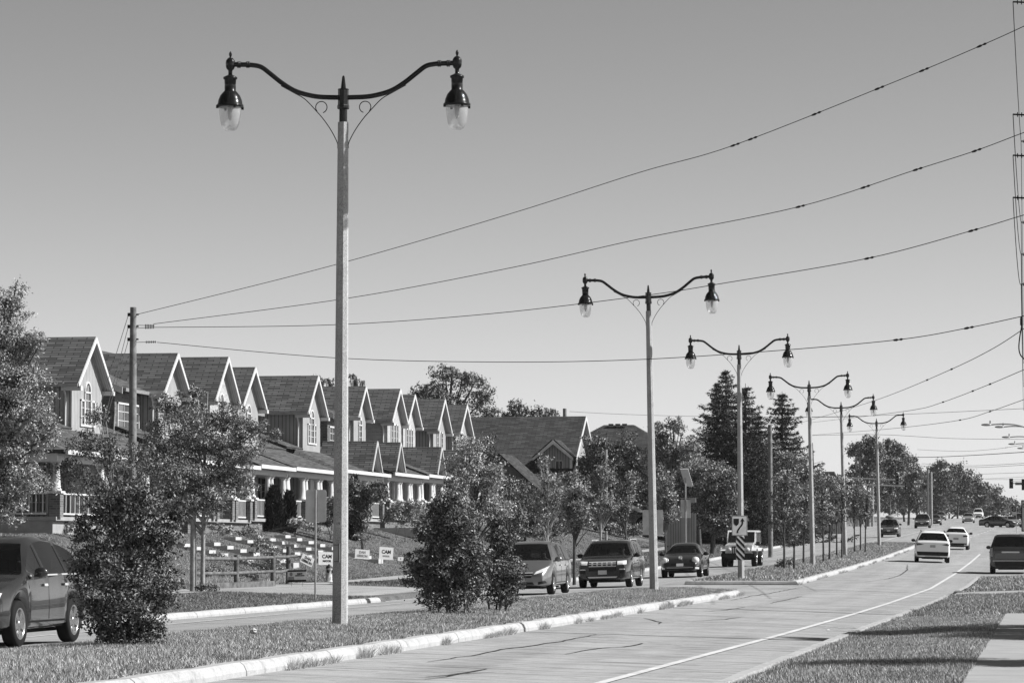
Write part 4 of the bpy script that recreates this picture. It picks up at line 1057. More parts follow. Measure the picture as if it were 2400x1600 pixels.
    def patch(name, mat, corners, face, off=.008, nu=6, nv=3, parent=None, both=False, th=.02):
        """corners in (a, z): a = x for front/rear, a = y (from the front bumper) for sides"""
        outs = []
        for s in ((1, -1) if both else (1,)):
            for sd in ((1, -1) if face == 'side' else (0,)):
                pts = []; ok = True
                c = [Vector(q) for q in corners]
                for i in range(nu + 1):
                    for j in range(nv + 1):
                        u, v = i / nu, j / nv; q_ = (c[0] * (1 - u) + c[1] * u) * (1 - v) + (c[3] * (1 - u) + c[2] * u) * v
                        if face == 'front': h = bvh.ray_cast(Vector((q_.x * s, -L, q_.y)), Vector((0, 1, 0))); dv = Vector((0, -1, 0))
                        elif face == 'rear': h = bvh.ray_cast(Vector((q_.x * s, L, q_.y)), Vector((0, -1, 0))); dv = Vector((0, 1, 0))
                        else: h = bvh.ray_cast(Vector((sd * 3, q_.x - L / 2, q_.y)), Vector((-sd, 0, 0))); dv = Vector((sd, 0, 0))
                        if h[0] is None: pts.append(None)
                        else: pts.append(h[0] + dv * off + h[1] * .0)
                good = [p for p in pts if p is not None]
                if len(good) < 4: continue
                for a in range(len(pts)):
                    if pts[a] is None: pts[a] = min(good, key=lambda g: abs(g.z - 0)) if False else None
                vs = []; idx = {}
                for a, p in enumerate(pts):
                    if p is not None: idx[a] = len(vs); vs.append(p)
                fs = []
                for i in range(nu):
                    for j in range(nv):
                        qd = [i * (nv + 1) + j, (i + 1) * (nv + 1) + j, (i + 1) * (nv + 1) + j + 1, i * (nv + 1) + j + 1]
                        if all(a in idx for a in qd): fs.append(tuple(idx[a] for a in qd))
                nv0 = len(vs); back = [p - dv * th for p in vs]
                # rim walls from boundary edges
                ed = {}
                for f in fs:
                    for a in range(4):
                        e_ = (f[a], f[(a + 1) % 4]); ed[e_] = 1
                bd = [e_ for e_ in ed if (e_[1], e_[0]) not in ed]
                fs2 = fs + [(e_[1], e_[0], e_[0] + nv0, e_[1] + nv0) for e_ in bd]
                mb = MB(); mb.add(vs + back, fs2); outs.append(mb.build(name, mat, parent or T, uv=False))
        return outs
    # interior
    inn = MB(); zf = .45
    inn.box(-hw * .8, hw * .8, yc - L / 2 - .1, yb - L / 2 - .15, zf - .12, zf)
    bz = smooth(belt, (yc + yb) / 2)
    for sy in (yf + .55 - L / 2, min(yf + 1.45, yr - .2) - L / 2):
        for sx in (-.38, .38):
            inn.at(sx, sy, 0, rx=-.2); inn.box(-.24, .24, 0, .13, zf, bz + .12); inn.box(-.13, .13, .02, .11, bz + .15, bz + .34)
    inn.at(); inn.box(-hw * .78, hw * .78, yc - L / 2 + .05, yc - L / 2 + .5, bz - .3, bz - .08)
    inn.box(-hw * .6, hw * .6, fo - L / 2 - .45, fo + wb - L / 2 + .45, .2, .62 if sp.get('lowbox') else .6)
    inn.build('interior', M['seat'], T, uv=False)
    if not sp.get('lowbox'):
        MB().box(-hw * .84, hw * .84, L / 2 - .3, L / 2 - .012, sill - .02, sill + .2).build('rear_valance', M['dark_plastic'], T, uv=False)
    # pillars, sills, door lines
    for p0, p1 in sp.get('pillars', []):
        patch('pillar', M['dark_plastic'], [(p0, bz + .02), (p1, bz + .02), (p1 + .02, Hh - .16), (p0 + .02, Hh - .16)], 'side', .006, 2, 4)
    for y in sp.get('doors', []): patch('door_gap', M['ink'], [(y, sill + .15), (y + .014, sill + .15), (y + .014, bz), (y, bz)], 'side', .003, 1, 4, th=.004)
    for y in sp.get('doors', [])[1:]: patch('door_handle', sp['paint'] if not sp.get('chromeh') else M['chrome'], [(y - .28, bz - .16), (y - .1, bz - .16), (y - .1, bz - .12), (y - .28, bz - .12)], 'side', .035, 2, 1)
    if sp.get('trim', True): patch('belt_trim', M['chrome'] if sp.get('chrometrim') else M['dark_plastic'], [(yc + .3, bz - .0), (yb - .35, bz + .02), (yb - .35, bz + .045), (yc + .3, bz + .025)], 'side', .012, 8, 1)
    patch('sill_trim', M['dark_plastic'], [(fo + ra + .03, sill + .02), (fo + wb - ra - .03, sill + .02), (fo + wb - ra - .03, sill + .12), (fo + ra + .03, sill + .12)], 'side', .014, 6, 1)
    # wheels
    for wy in (fo, fo + wb):
        for s in (-1, 1):
            x = s * (hw - .115); wm_ = MB().at(x, wy - L / 2, rw, ry=PI / 2 * s)
            r_ = rw; ri = rw * .68
            wm_.lathe([(ri, -.11), (r_ * .93, -.11), (r_ * .99, -.085), (r_, -.04), (r_, .04), (r_ * .99, .085), (r_ * .93, .11), (ri, .105)], 28)
            wo2 = wm_.build('wheel', M['rubber'], T, uv=False)
            rm_ = MB().at(x, wy - L / 2, rw, ry=PI / 2 * s)
            rm_.lathe([(ri + .004, .1), (ri - .012, .112), (ri - .03, .09), (ri - .035, -.02), (.0001, -.02)], 28)
            nsp = sp.get('spokes', 5)
            for k in range(nsp):
                a = 2 * PI * k / nsp; c, s2 = math.cos(a), math.sin(a); wd = .05 if nsp <= 6 else .03
                v_ = [(.04, -wd), (ri - .02, -wd * .75), (ri - .02, wd * .75), (.04, wd)]
                vv = [(p * c - q_ * s2, p * s2 + q_ * c, z) for z in (.03, .09) for p, q_ in v_]
                rm_.add(vv, [(4, 5, 6, 7), (0, 1, 5, 4), (1, 2, 6, 5), (2, 3, 7, 6), (3, 0, 4, 7)])
            rm_.lathe([(.0001, .1), (.045, .098), (.055, .08), (.055, .0)], 12)
            rm_.build('rim', M['rim'] if not sp.get('darkrim') else M['ink_grey'], wo2, uv=False)
    # mirrors
    for s in (-1, 1):
        mm = MB().at(s * (hw + .09), yc - L / 2 + .42, bz + .06); mm.ball(0, 0, 0, .12, .07, .085, 12, 8); mm.box(-.12 if s > 0 else -.02, .02 if s > 0 else .12, -.02, .03, -.07, -.03)
        mo = mm.build('mirror', sp.get('mirror', sp['paint']), T, uv=False)
        MB().at(s * (hw + .09), yc - L / 2 + .42, bz + .06).box(-.085, .085, .06, .066, -.055, .055).build('mirror_glass', M['dark_glass'], mo, uv=False)
    for f in sp.get('front', []): patch(*f[:4], **(f[4] if len(f) > 4 else {}))
    for f in sp.get('rear', []): patch(*f[:4], **(f[4] if len(f) > 4 else {}))
    if sp.get('rails'):
        for s in (-1, 1):
            x = s * (hw * wtop - .06); r_ = MB(); r_.tube([(x, yf - L / 2 + .35, Hh - .04), (x, yf - L / 2 + .5, Hh + .015), (x, yr - L / 2 - .3, Hh + .01), (x, yr - L / 2 - .1, Hh - .05)], .02, 6); r_.build('roof_rail', M['chrome'] if sp['rails'] == 2 else M['dark_plastic'], T, uv=False)
    if sp.get('extra'): sp['extra'](T, patch, side_hit, sp)
    return T
DP, CH, LC, TL, IK, PLT = M['dark_plastic'], M['chrome'], M['lamp_clear'], M['tail'], M['ink'], M['plate']
def rect(x0, x1, z0, z1): return [(x0, z0), (x1, z0), (x1, z1), (x0, z1)]
B = {'both': True}
def suv_top(L, H, hood, cowl_y, deck, hoodf=None, rf=.75, rrr=.35, rb=.02):
    hoodf = hoodf or hood - .16
    return [(0, hoodf - .12), (.04, hoodf - .03), (.2, hoodf + .02), (.6, hoodf + .1), (cowl_y, hood), (cowl_y + rf, H - .09), (cowl_y + rf + .2, H - .03), ((cowl_y + L) / 2, H), (L - rrr - .35, H - .015), (L - rrr - .0, H - .07), (L - rb - .05, deck), (L - .02, deck - .03), (L, deck - .12)]
def front_suv(W, z=0, grille_bars=3, gm=DP):
    h = W / 2
    return [('grille', gm, rect(-h * .5, h * .5, .66, .86), 'front', {'off': .012}),
            ('grille_bar', CH, rect(-h * .5, h * .5, .83, .86), 'front', {'off': .03}), ('grille_bar', CH, rect(-h * .48, h * .48, .75, .775), 'front', {'off': .028}), ('grille_bar', CH, rect(-h * .46, h * .46, .67, .695), 'front', {'off': .028}),
            ('headlight', LC, [(h * .52, .70), (h * .86, .74), (h * .88, .86), (h * .54, .84)], 'front', {'both': True, 'off': .015}),
            ('lower_grille', DP, rect(-h * .55, h * .55, .36, .5), 'front', {'off': .012}),
            ('skid_trim', CH, rect(-h * .5, h * .5, .3, .345), 'front', {'off': .03}),
            ('fog_lamp', DP, rect(h * .6, h * .85, .45, .6), 'front', {'both': True, 'off': .01}),
            ('bumper_lip', DP, rect(-h * .82, h * .82, .24, .34), 'front', {'off': .01}),
            ('licence_plate', PLT, rect(-.15, .15, .52, .66), 'front', {'off': .035, 'nu': 1, 'nv': 1})]
def rear_suv(W, deck, tail, H):
    h = W / 2
    return [('tail_light', TL, [(h * .55, deck - .22), (h * .93, deck - .2), (h * .95, deck - .06), (h * .57, deck - .1)], 'rear', {'both': True, 'off': .02}),
            ('bumper_lower', DP, rect(-h * .93, h * .93, .28, .56), 'rear', {'off': .015}), ('exhaust_trim', CH, rect(-h * .4, h * .4, .3, .34), 'rear', {'off': .03}),
            ('licence_plate', PLT, rect(-.15, .15, deck - .35, deck - .2), 'rear', {'off': .02, 'nu': 1, 'nv': 1})]
p_dark = paint('paint_dark_grey', .045, .5, .25); p_black = paint('paint_black', .018, .2, .25); p_white = paint('paint_white', .92, 0, .35); p_silver = paint('paint_silver', .22, .6, .3)
p_mid = paint('paint_grey', .12, .5, .3); p_lsil = paint('paint_light_silver', .45, .5, .3)
def suv(name, cat, pt, L, W, H, hood=1.08, belt=1.08, cy=1.25, deck=1.12, **k):
    d = dict(name=name, cat=cat, paint=pt, L=L, W=W, H=H, top=suv_top(L, H, hood, cy, deck), belt=[(0, hood - .3), (cy, belt - .02), (L * .6, belt), (L - .3, belt + .06), (L, belt)],
             glass=(cy, cy + .75, L - .42, L - .09), front=front_suv(W), rear=rear_suv(W, deck, None, H), pillars=[(cy + 1.05 + .5, cy + 1.65), (L - 1.35, L - 1.25)], doors=[cy + .25, cy + 1.2 + .4, L - 1.3])
    d.update(k); return d
SP = {}
SP['crossover'] = suv('suv', 'suv', p_dark, 4.68, 1.93, 1.77, 1.1, 1.1, 1.3, 1.15, wb=2.85, fo=.93, rw=.37, side_end=4.3, wt=.72, pillars=[(2.32, 2.42), (3.42, 3.5)], doors=[1.42, 2.4, 3.46], chrometrim=True, chromeh=True, rails=0)
SP['crossover']['top'] = [(0, .72), (.04, .84), (.25, .92), (.7, 1.02), (1.3, 1.12), (1.75, 1.42), (2.15, 1.66), (2.5, 1.745), (2.95, 1.77), (3.6, 1.73), (4.05, 1.64), (4.3, 1.5), (4.58, 1.2), (4.66, 1.1), (4.68, .98)]
SP['crossover']['belt'] = [(0, .8), (1.3, 1.04), (2.6, 1.09), (3.6, 1.15), (4.3, 1.22), (4.68, 1.2)]; SP['crossover']['glass'] = (1.3, 2.15, 4.0, 4.52); SP['crossover']['side_end'] = 4.25; SP['crossover']['wt'] = .7; SP['crossover']['nose'] = .2; SP['crossover']['square'] = .8
SP['explorer'] = suv('suv', 'suv', p_dark, 5.04, 2.0, 1.76, 1.14, 1.12, 1.4, 1.15, wb=2.86, fo=.93, rw=.38, rails=2, wt=.8, mirror=DP)
h = 1.0
SP['explorer']['front'] = [('grille', DP, [(-.47, .76), (.47, .76), (.52, .98), (-.52, .98)], 'front', {'off': .015})] + \
    [('grille_bar', CH, rect(-.5, .5, z, z + .035), 'front', {'off': .035}) for z in (.78, .87, .94)] + [('grille_mesh', CH, rect(x, x + .06, .8, .95), 'front', {'off': .032, 'nu': 1}) for x in (-.4, -.22, -.04, .14, .32)] + \
    [('headlight', LC, [(.56, .84), (.88, .86), (.87, 1.0), (.55, .98)], 'front', {'both': True, 'off': .02}), ('lower_grille', DP, rect(-.5, .5, .62, .73), 'front', {'off': .012}),
     ('licence_plate', PLT, rect(-.16, .16, .5, .65), 'front', {'off': .04, 'nu': 1, 'nv': 1}), ('fog_lamp', DP, [(.62, .52), (.86, .56), (.86, .74), (.66, .72)], 'front', {'both': True, 'off': .012}), ('fog_trim', CH, rect(.63, .84, .66, .7), 'front', {'both': True, 'off': .03}),
     ('bumper_lower', DP, rect(-.86, .86, .27, .44), 'front', {'off': .012}), ('skid_plate', CH, [(-.5, .37), (.5, .37), (.56, .42), (-.56, .42)], 'front', {'off': .035})]
SP['minivan'] = suv('minivan', 'minivan', p_silver, 5.08, 1.98, 1.74, 1.1, 1.08, .95, 1.1, wb=3.03, fo=.98, rw=.34, wt=.76, rails=1)
SP['minivan']['top'] = [(0, .6), (.04, .72), (.3, .86), (.95, 1.1), (2.0, 1.66), (2.4, 1.72), (3.2, 1.74), (4.5, 1.72), (4.8, 1.62), (5.02, 1.15), (5.08, 1.0)]
SP['minivan']['glass'] = (.95, 2.0, 4.7, 5.0); SP['minivan']['nose'] = .24; SP['minivan']['square'] = .9; SP['minivan']['pillars'] = [(2.5, 2.6), (3.7, 3.8)]; SP['minivan']['doors'] = [1.5, 2.6, 3.8]; SP['minivan']['chromeh'] = True
SP['minivan']['front'] = [('grille', DP, [(-.36, .56), (.36, .56), (.44, .74), (-.44, .74)], 'front', {'off': .015}), ('grille_bar', CH, rect(-.42, .42, .71, .735), 'front', {'off': .03}), ('grille_bar', CH, rect(-.38, .38, .63, .65), 'front', {'off': .03}),
    ('headlight', LC, [(.45, .66), (.8, .76), (.9, .93), (.52, .76)], 'front', {'both': True, 'off': .02}), ('lower_grille', DP, [(-.5, .28), (.5, .28), (.4, .42), (-.4, .42)], 'front', {'off': .012}),
    ('fog_lamp', DP, [(.58, .34), (.84, .38), (.8, .46), (.58, .42)], 'front', {'both': True, 'off': .012}), ('licence_plate', PLT, rect(-.15, .15, .44, .56), 'front', {'off': .03, 'nu': 1, 'nv': 1})]
def beetle_extra(T, patch, hit, sp):
    L = sp['L']
    for s in (-1, 1):
        m = MB().at(s * .68, -L / 2 + .2, .74, rx=PI / 2 - .25, rz=s * .25); m.lathe([(.0001, .1), (.1, .09), (.14, .05), (.15, 0), (.15, -.1)], 18); m.build('headlight', LC, T, uv=False)
        m = MB().at(s * .68, -L / 2 + .195, .74, rx=PI / 2 - .25, rz=s * .25); m.lathe([(.15, .02), (.165, .03), (.17, 0), (.17, -.1)], 18); m.build('headlight_ring', CH, T, uv=False)
    m = MB().at(0, -L / 2 + .3, .86, rx=PI / 2 - .6)
    m.tube([(.075 * math.cos(a), .075 * math.sin(a), .03) for a in np.linspace(0, 2 * PI, 20)], .009, 6, False)
    for pts in ([(-.04, .055), (0, .005), (.04, .055)], [(-.06, .03), (-.03, -.055), (0, 0), (.03, -.055), (.06, .03)]): m.tube([(x, y, .03) for x, y in pts], .008, 5)
    m.lathe([(.0001, .02), (.07, .02), (.075, -.02)], 18); m.build('emblem', CH, T, uv=False)
SP['beetle'] = suv('car', 'car', p_black, 4.28, 1.81, 1.49, .98, .95, 1.3, .9, wb=2.54, fo=.86, rw=.34, wt=.66, side_end=3.3, extra=beetle_extra, mirror=DP)
SP['beetle']['top'] = [(0, .5), (.05, .66), (.25, .8), (.7, .92), (1.3, 1.02), (1.95, 1.38), (2.3, 1.47), (2.6, 1.49), (3.0, 1.44), (3.5, 1.25), (3.9, 1.0), (4.2, .75), (4.28, .55)]
SP['beetle']['glass'] = (1.3, 1.95, 2.95, 3.7); SP['beetle']['nose'] = .22; SP['beetle']['square'] = .8; SP['beetle']['pillars'] = [(2.75, 2.85)]; SP['beetle']['doors'] = [1.4, 2.75]; SP['beetle']['rear'] = []
SP['beetle']['front'] = [('lower_grille', DP, [(-.6, .34), (.6, .34), (.66, .42), (-.66, .42)], 'front', {'off': .012}), ('bumper_trim', CH, rect(-.7, .7, .43, .445), 'front', {'off': .015}), ('fog_lamp', LC, rect(.66, .8, .36, .44), 'front', {'both': True, 'off': .02}),
    ('licence_plate', PLT, rect(-.15, .15, .5, .62), 'front', {'off': .04, 'nu': 1, 'nv': 1})]
def sedan(name, pt, **k):
    d = suv(name, 'car', pt, 4.75, 1.82, 1.45, .98, .93, 1.3, 1.02, wb=2.72, fo=.92, rw=.32, wt=.66, side_end=4.0)
    d['top'] = [(0, .55), (.05, .68), (.4, .8), (1.3, .98), (2.1, 1.4), (2.5, 1.45), (3.1, 1.44), (3.5, 1.36), (4.15, 1.05), (4.6, 1.02), (4.72, .95), (4.75, .8)]
    d['glass'] = (1.3, 2.1, 3.45, 4.1); d['pillars'] = [(2.65, 2.75)]; d['doors'] = [1.5, 2.7, 3.6]
    d['front'] = [('grille', DP, rect(-.4, .4, .56, .7), 'front', {'off': .012}), ('headlight', LC, [(.46, .6), (.8, .64), (.84, .76), (.5, .72)], 'front', {'both': True, 'off': .015}), ('lower_grille', DP, rect(-.6, .6, .28, .42), 'front', {'off': .012}), ('licence_plate', PLT, rect(-.15, .15, .43, .55), 'front', {'off': .03, 'nu': 1, 'nv': 1})]
    d['rear'] = [('tail_light', TL, rect(.5, .85, .8, .93), 'rear', B)]
    d.update(k); return d
def place(sp, label, u, v, d, turn=0, group='cars on the road', back=False, dx=0):
    """wheel line of the end nearest the camera at pixel (u, v)"""
    p = P(u, v, d); L = sp['L']; y = p.y + L / 2; x = p.x + dx
    fo, wb = sp.get('fo', .92), sp.get('wb', 2.8)
    y1, y2 = (y - L / 2 + fo, y - L / 2 + fo + wb)
    za, zb = road_z(x, y1), road_z(x, y2); z = (za + zb) / 2
    T = make_car(sp, label, group, (x, y, z), (PI if back else 0) + turn)
    cross = math.atan((road_z(x + .8, y) - road_z(x - .8, y)) / 1.6)
    T.rotation_euler = (math.atan((zb - za) / wb) * (-1 if back else 1), -cross * (-1 if back else 1), (PI if back else 0) + turn)
    return T
GI = 'oncoming traffic in the left lanes'; GO = 'traffic driving away on the right side'
# near SUV at the left edge: nearside plane at X=-15.97
c = dict(SP['crossover']); xn = -15.97 - .965; yw = (50.75 + -15.97 * _sa) / _ca
def place_xy(sp, label, x, yfront, group, back=False, turn=0):
    L = sp['L']; y = yfront + L / 2; fo, wb = sp.get('fo', .92), sp.get('wb', 2.8); za, zb = road_z(x, yfront + fo), road_z(x, yfront + fo + wb)
    T = make_car(sp, label, group, (x, y, (za + zb) / 2), 0); cross = math.atan((road_z(x + .8, y) - road_z(x - .8, y)) / 1.6); k = -1 if back else 1
    T.rotation_euler = (math.atan((zb - za) / wb) * k, -cross * k, (PI if back else 0) + turn); return T
CARS = {}
CARS['edge'] = place_xy(c, 'dark grey suv cut off by the left edge of the picture, headlight lit', xn, yw - .93, GI)
CARS['van'] = place_xy(SP['minivan'], 'silver grey minivan half hidden by the large island bush', -16.75, (104 - 16.6 * _sa) / _ca - .5, GI)
CARS['exp'] = place_xy(SP['explorer'], 'dark grey suv with chrome grille and roof rails between the minivan and the second lamp', P(1413, 1375, 118).x, P(1413, 1375, 118).y, GI)
CARS['beetle'] = place_xy(SP['beetle'], 'black rounded small car with round headlights and emblem', P(1594, 1347, 139).x, P(1594, 1347, 139).y, GI)
# boxy off-roader
def boxy(label, u, v, d):
    T = thing('offroad_vehicle', label, 'off-road vehicle', group=GI); p = P(u, v, d); T.location = (p.x, p.y + 2.1, road_z(p.x, p.y + 1.4)); T.rotation_euler = (0, 0, -.02); 
    pw = p_white; L = 4.2
    b = MB(); 
    def ch(pts, x0, x1):      # side profile prism
        b.prism([(x0, y, z) for y, z in pts], (x1 - x0, 0, 0))
    ch([(-1.75, .62), (2.05, .55), (2.05, 1.2), (-.55, 1.22), (-1.7, 1.12)], -.7, .7)
    b.at(); ch([(-.45, 1.222), (2.03, 1.2), (1.98, 1.9), (-.0, 1.9)], -.76, .76)
    b.build('body', pw, T, uv=False)
    for s in (-1, 1):
        for cy in (-1.25, 1.3):
            fn = MB()
            pr = [(cy - .54, .84), (cy - .4, .99), (cy + .34, .99), (cy + .55, .8), (cy + .53, .76), (cy + .34, .92), (cy - .36, .92), (cy - .48, .82)]
            fn.prism([(s * .68 if s > 0 else -.93, y, z) for y, z in pr], (.25, 0, 0)); fn.build('fender', pw, T, uv=False)
    g = MB(); g.at(); g.prism([(-.69, -.44, 1.27), (.69, -.44, 1.27), (.67, -.055, 1.82), (-.67, -.055, 1.82)], (0, -.012, 0)); g.build('windshield', M['dark_glass'], T, uv=False)
    for s in (-1, 1):
        sg = MB(); 
        for a, c2 in ((-.1, .72), (.8, 1.55), (1.62, 1.95)): sg.box(s * .76 - .012, s * .76 + .012, a, c2, 1.27, 1.8)
        sg.build('side_window', M['dark_glass'], T, uv=False)
        m = MB().at(s * .48, -1.76, .88, rx=PI / 2); m.lathe([(.0001, .06), (.1, .05), (.115, 0), (.115, -.05)], 16); m.build('headlight', LC, T, uv=False)
        m = MB(); m.cbox(s * .86, -.3, 1.2, .2, .1, .2); m.cbox(s * .72, -.28, 1.16, .14, .04, .04); m.build('mirror', DP, T, uv=False)
        for cy in (-1.25, 1.3):
            w = MB().at(s * .78, cy, .4, ry=PI / 2 * s); w.lathe([(.22, -.13), (.38, -.13), (.4, -.1), (.4, .1), (.38, .13), (.24, .12)], 24); wo3 = w.build('wheel', M['rubber'], T, uv=False)
            w = MB().at(s * .78, cy, .4, ry=PI / 2 * s); w.lathe([(.235, .12), (.2, .06), (.0001, .05)], 16, False)
            for k in range(5):
                a = 2 * PI * k / 5; w.tube([(0, 0, .1), (.2 * math.cos(a), .2 * math.sin(a), .11)], .03, 5)
            w.build('rim', M['rim'], wo3, uv=False)
    gr = MB()
    gr.box(-.36, .36, -1.765, -1.752, .66, 1.05); gr.box(-.7, .7, -1.762, -1.75, .6, .7)
    gr.build('grille', DP, T, uv=False)
    sl2 = MB()
    for k in range(8): sl2.box(-.36 + k * .1 - .015, -.36 + k * .1 + .03, -1.775, -1.766, .7, 1.0)
    sl2.build('grille_slats', pw, T, uv=False)
    bp = MB(); bp.box(-.88, .88, -2.02, -1.8, .5, .68); bp.box(-.6, .6, -1.99, -1.85, .42, .5); bp.box(-.3, -.25, -2.05, -2.02, .42, .55); bp.box(.25, .3, -2.05, -2.02, .42, .55); bp.build('bumper', DP, T, uv=False)
    MB().box(-.6, .6, -1.6, 1.9, .35, .6).build('chassis', M['seat'], T, uv=False)
    MB().box(-.05, .05, -1.3, -.6, 1.145, 1.17).build('hood_latch', DP, T, uv=False)
    return T
CARS['jeep'] = boxy('white boxy off-road vehicle with round headlights and black bumper behind the keep-right sign', 1731, 1321, 167)
# outgoing
W1 = suv('suv', 'suv', p_white, 5.18, 1.99, 1.79, 1.15, 1.15, 1.35, 1.2, wb=3.07, fo=.97, rw=.38, rails=1, wt=.74, mirror=DP)
W1['rear'] = [('tail_light', TL, [(.5, 1.02), (.9, .96), (.93, 1.06), (.9, 1.12), (.5, 1.1)][:4], 'rear', {'both': True, 'off': .02}), ('bumper_lower', DP, [(-.82, .3), (.82, .3), (.9, .62), (-.9, .62)], 'rear', {'off': .015}), ('exhaust_trim', CH, rect(-.42, .42, .34, .37), 'rear', {'off': .03}),
              ('licence_plate', M['galv'], rect(-.15, .15, .86, 1.0), 'rear', {'off': .015, 'nu': 1, 'nv': 1}), ('tailgate_line', M['sign_back'], rect(-.85, .85, 1.115, 1.13), 'rear', {'off': .01})]
CARS['w1'] = place(W1, 'nearest white suv seen from behind, with roof rails and black lower bumper', 2180, 1321, 181, .05, GO, True)
W2 = suv('suv', 'suv', p_white, 4.6, 1.82, 1.62, 1.05, 1.08, 1.3, 1.2, wb=2.65, fo=.9, rw=.35, wt=.66, mirror=DP)
W2['rear'] = [('tail_light', TL, [(.5, .92), (.8, .95), (.84, 1.06), (.5, 1.04)], 'rear', {'both': True, 'off': .02}), ('bumper_lower', DP, rect(-.76, .76, .28, .48), 'rear', {'off': .015}), ('licence_plate', M['galv'], rect(-.18, .18, .72, .86), 'rear', {'off': .02, 'nu': 1, 'nv': 1})]
CARS['w2'] = place(W2, 'smaller white rounded suv ahead and to the right of the nearest white suv', 2240, 1287, 227, 0, GO, True)
T1 = suv('suv', 'suv', paint('paint_slate', .05, .3, .25), 5.2, 2.06, 1.92, 1.2, 1.18, 1.45, 1.25, wb=2.95, fo=1.0, rw=.41, wt=.78, mirror=DP)
T1['rear'] = [('tail_light', M['galv'], rect(.86, .95, .85, 1.25), 'rear', {'both': True, 'off': .02}), ('licence_plate', CH, rect(-.42, .42, 1.02, 1.09), 'rear', {'off': .03}), ('tailgate', M['tail'], rect(-.72, .72, .74, 1.0), 'rear', {'off': .006}),
              ('bumper_trim', CH, rect(-.85, .85, .63, .655), 'rear', {'off': .02}), ('bumper_lower', DP, rect(-.95, .95, .36, .6), 'rear', {'off': .02})]
T1['rear'][2] = ('tailgate', p_mid, rect(-.72, .72, .74, 1.0), 'rear', {'off': .006})
CARS['t1'] = place(T1, 'black suv seen from behind, cut off by the right edge of the picture', 2369, 1343, 154, 0, GO, True)
# far traffic
C1 = suv('suv', 'suv', p_dark, 4.55, 1.84, 1.62, 1.05, 1.05, 1.25, 1.1, mirror=DP)
CARS['m1'] = place(C1, 'dark suv with a roof box just right of the smallest lamp pole', 2083, 1254, 286, 0, GI)
x0, y0, z0 = CARS['m1'].location; rb = thing('roof_box', 'dark luggage box on the roof of the suv beside the smallest lamp', 'roof box', (x0, y0 - .2, z0 + 1.64)); MB().ball(0, 0, .16, .4, .95, .17).build('shell', M['ink_grey'], rb)
CARS['m2'] = place(suv('suv', 'suv', p_black, 4.6, 1.86, 1.66, 1.05, 1.05, 1.25, 1.1, mirror=DP), 'black suv leading the far group of oncoming cars', 2161, 1237.5, 373, 0, GI)
CARS['m3'] = place(sedan('car', p_dark), 'dark sedan just behind and right of the leading black suv', 2190, 1233, 430, 0, GI)
CARS['m4'] = place(sedan('car', p_mid), 'grey sedan at the back right of the far group of oncoming cars', 2204, 1222, 540, 0, GI)
CARS['m5'] = place(suv('suv', 'suv', p_black, 4.9, 1.95, 1.85, 1.1, 1.1, 1.3, 1.15), 'tall black suv farthest back in the group of oncoming cars', 2189, 1216, 590, 0, GI)
CARS['m6'] = place(sedan('car', p_lsil), 'silver sedan facing us at the far crossing', 2269, 1216, 470, 0, 'cars at the far crossing')
CARS['m7'] = place(suv('suv', 'suv', p_white, 4.9, 1.95, 1.85, 1.1, 1.1, 1.3, 1.15, mirror=DP), 'white suv right behind the silver sedan at the far crossing', 2292, 1211, 585, 0, 'cars at the far crossing')
# turning dark sedan, side on
def place_side(sp, label, uc, v, d, turn, group):
    p = P(uc, v, d); T = make_car(sp, label, group, (p.x, p.y, road_z(p.x, p.y)), turn); return T
CARS['m8'] = place_side(sedan('car', p_black), 'black sedan crossing side-on at the far crossing near the right edge', 2342, 1228, 395, math.radians(68), 'cars at the far crossing')
CARS['m9'] = place_side(sedan('car', p_lsil), 'silver car with its headlights on partly behind the black sedan', 2368, 1226, 402, math.radians(25), 'cars at the far crossing')
CARS['m10'] = place_side(suv('suv', 'suv', p_black, 4.7, 1.9, 1.75), 'dark vehicle behind the small diamond sign at the right edge', 2386, 1219, 430, 0, 'cars at the far crossing')
# parked cars left, behind the hedge
for k, (u, d) in enumerate([(1462, 186)]):
    p = P(u, 1240, d); T = make_car(suv('suv', 'suv', p_black, 4.7, 1.9, 1.6), 'dark car parked behind the low hedge left of the second lamp', 'parked cars', (p.x, p.y, P(u, 1243, d).z), math.radians(80))

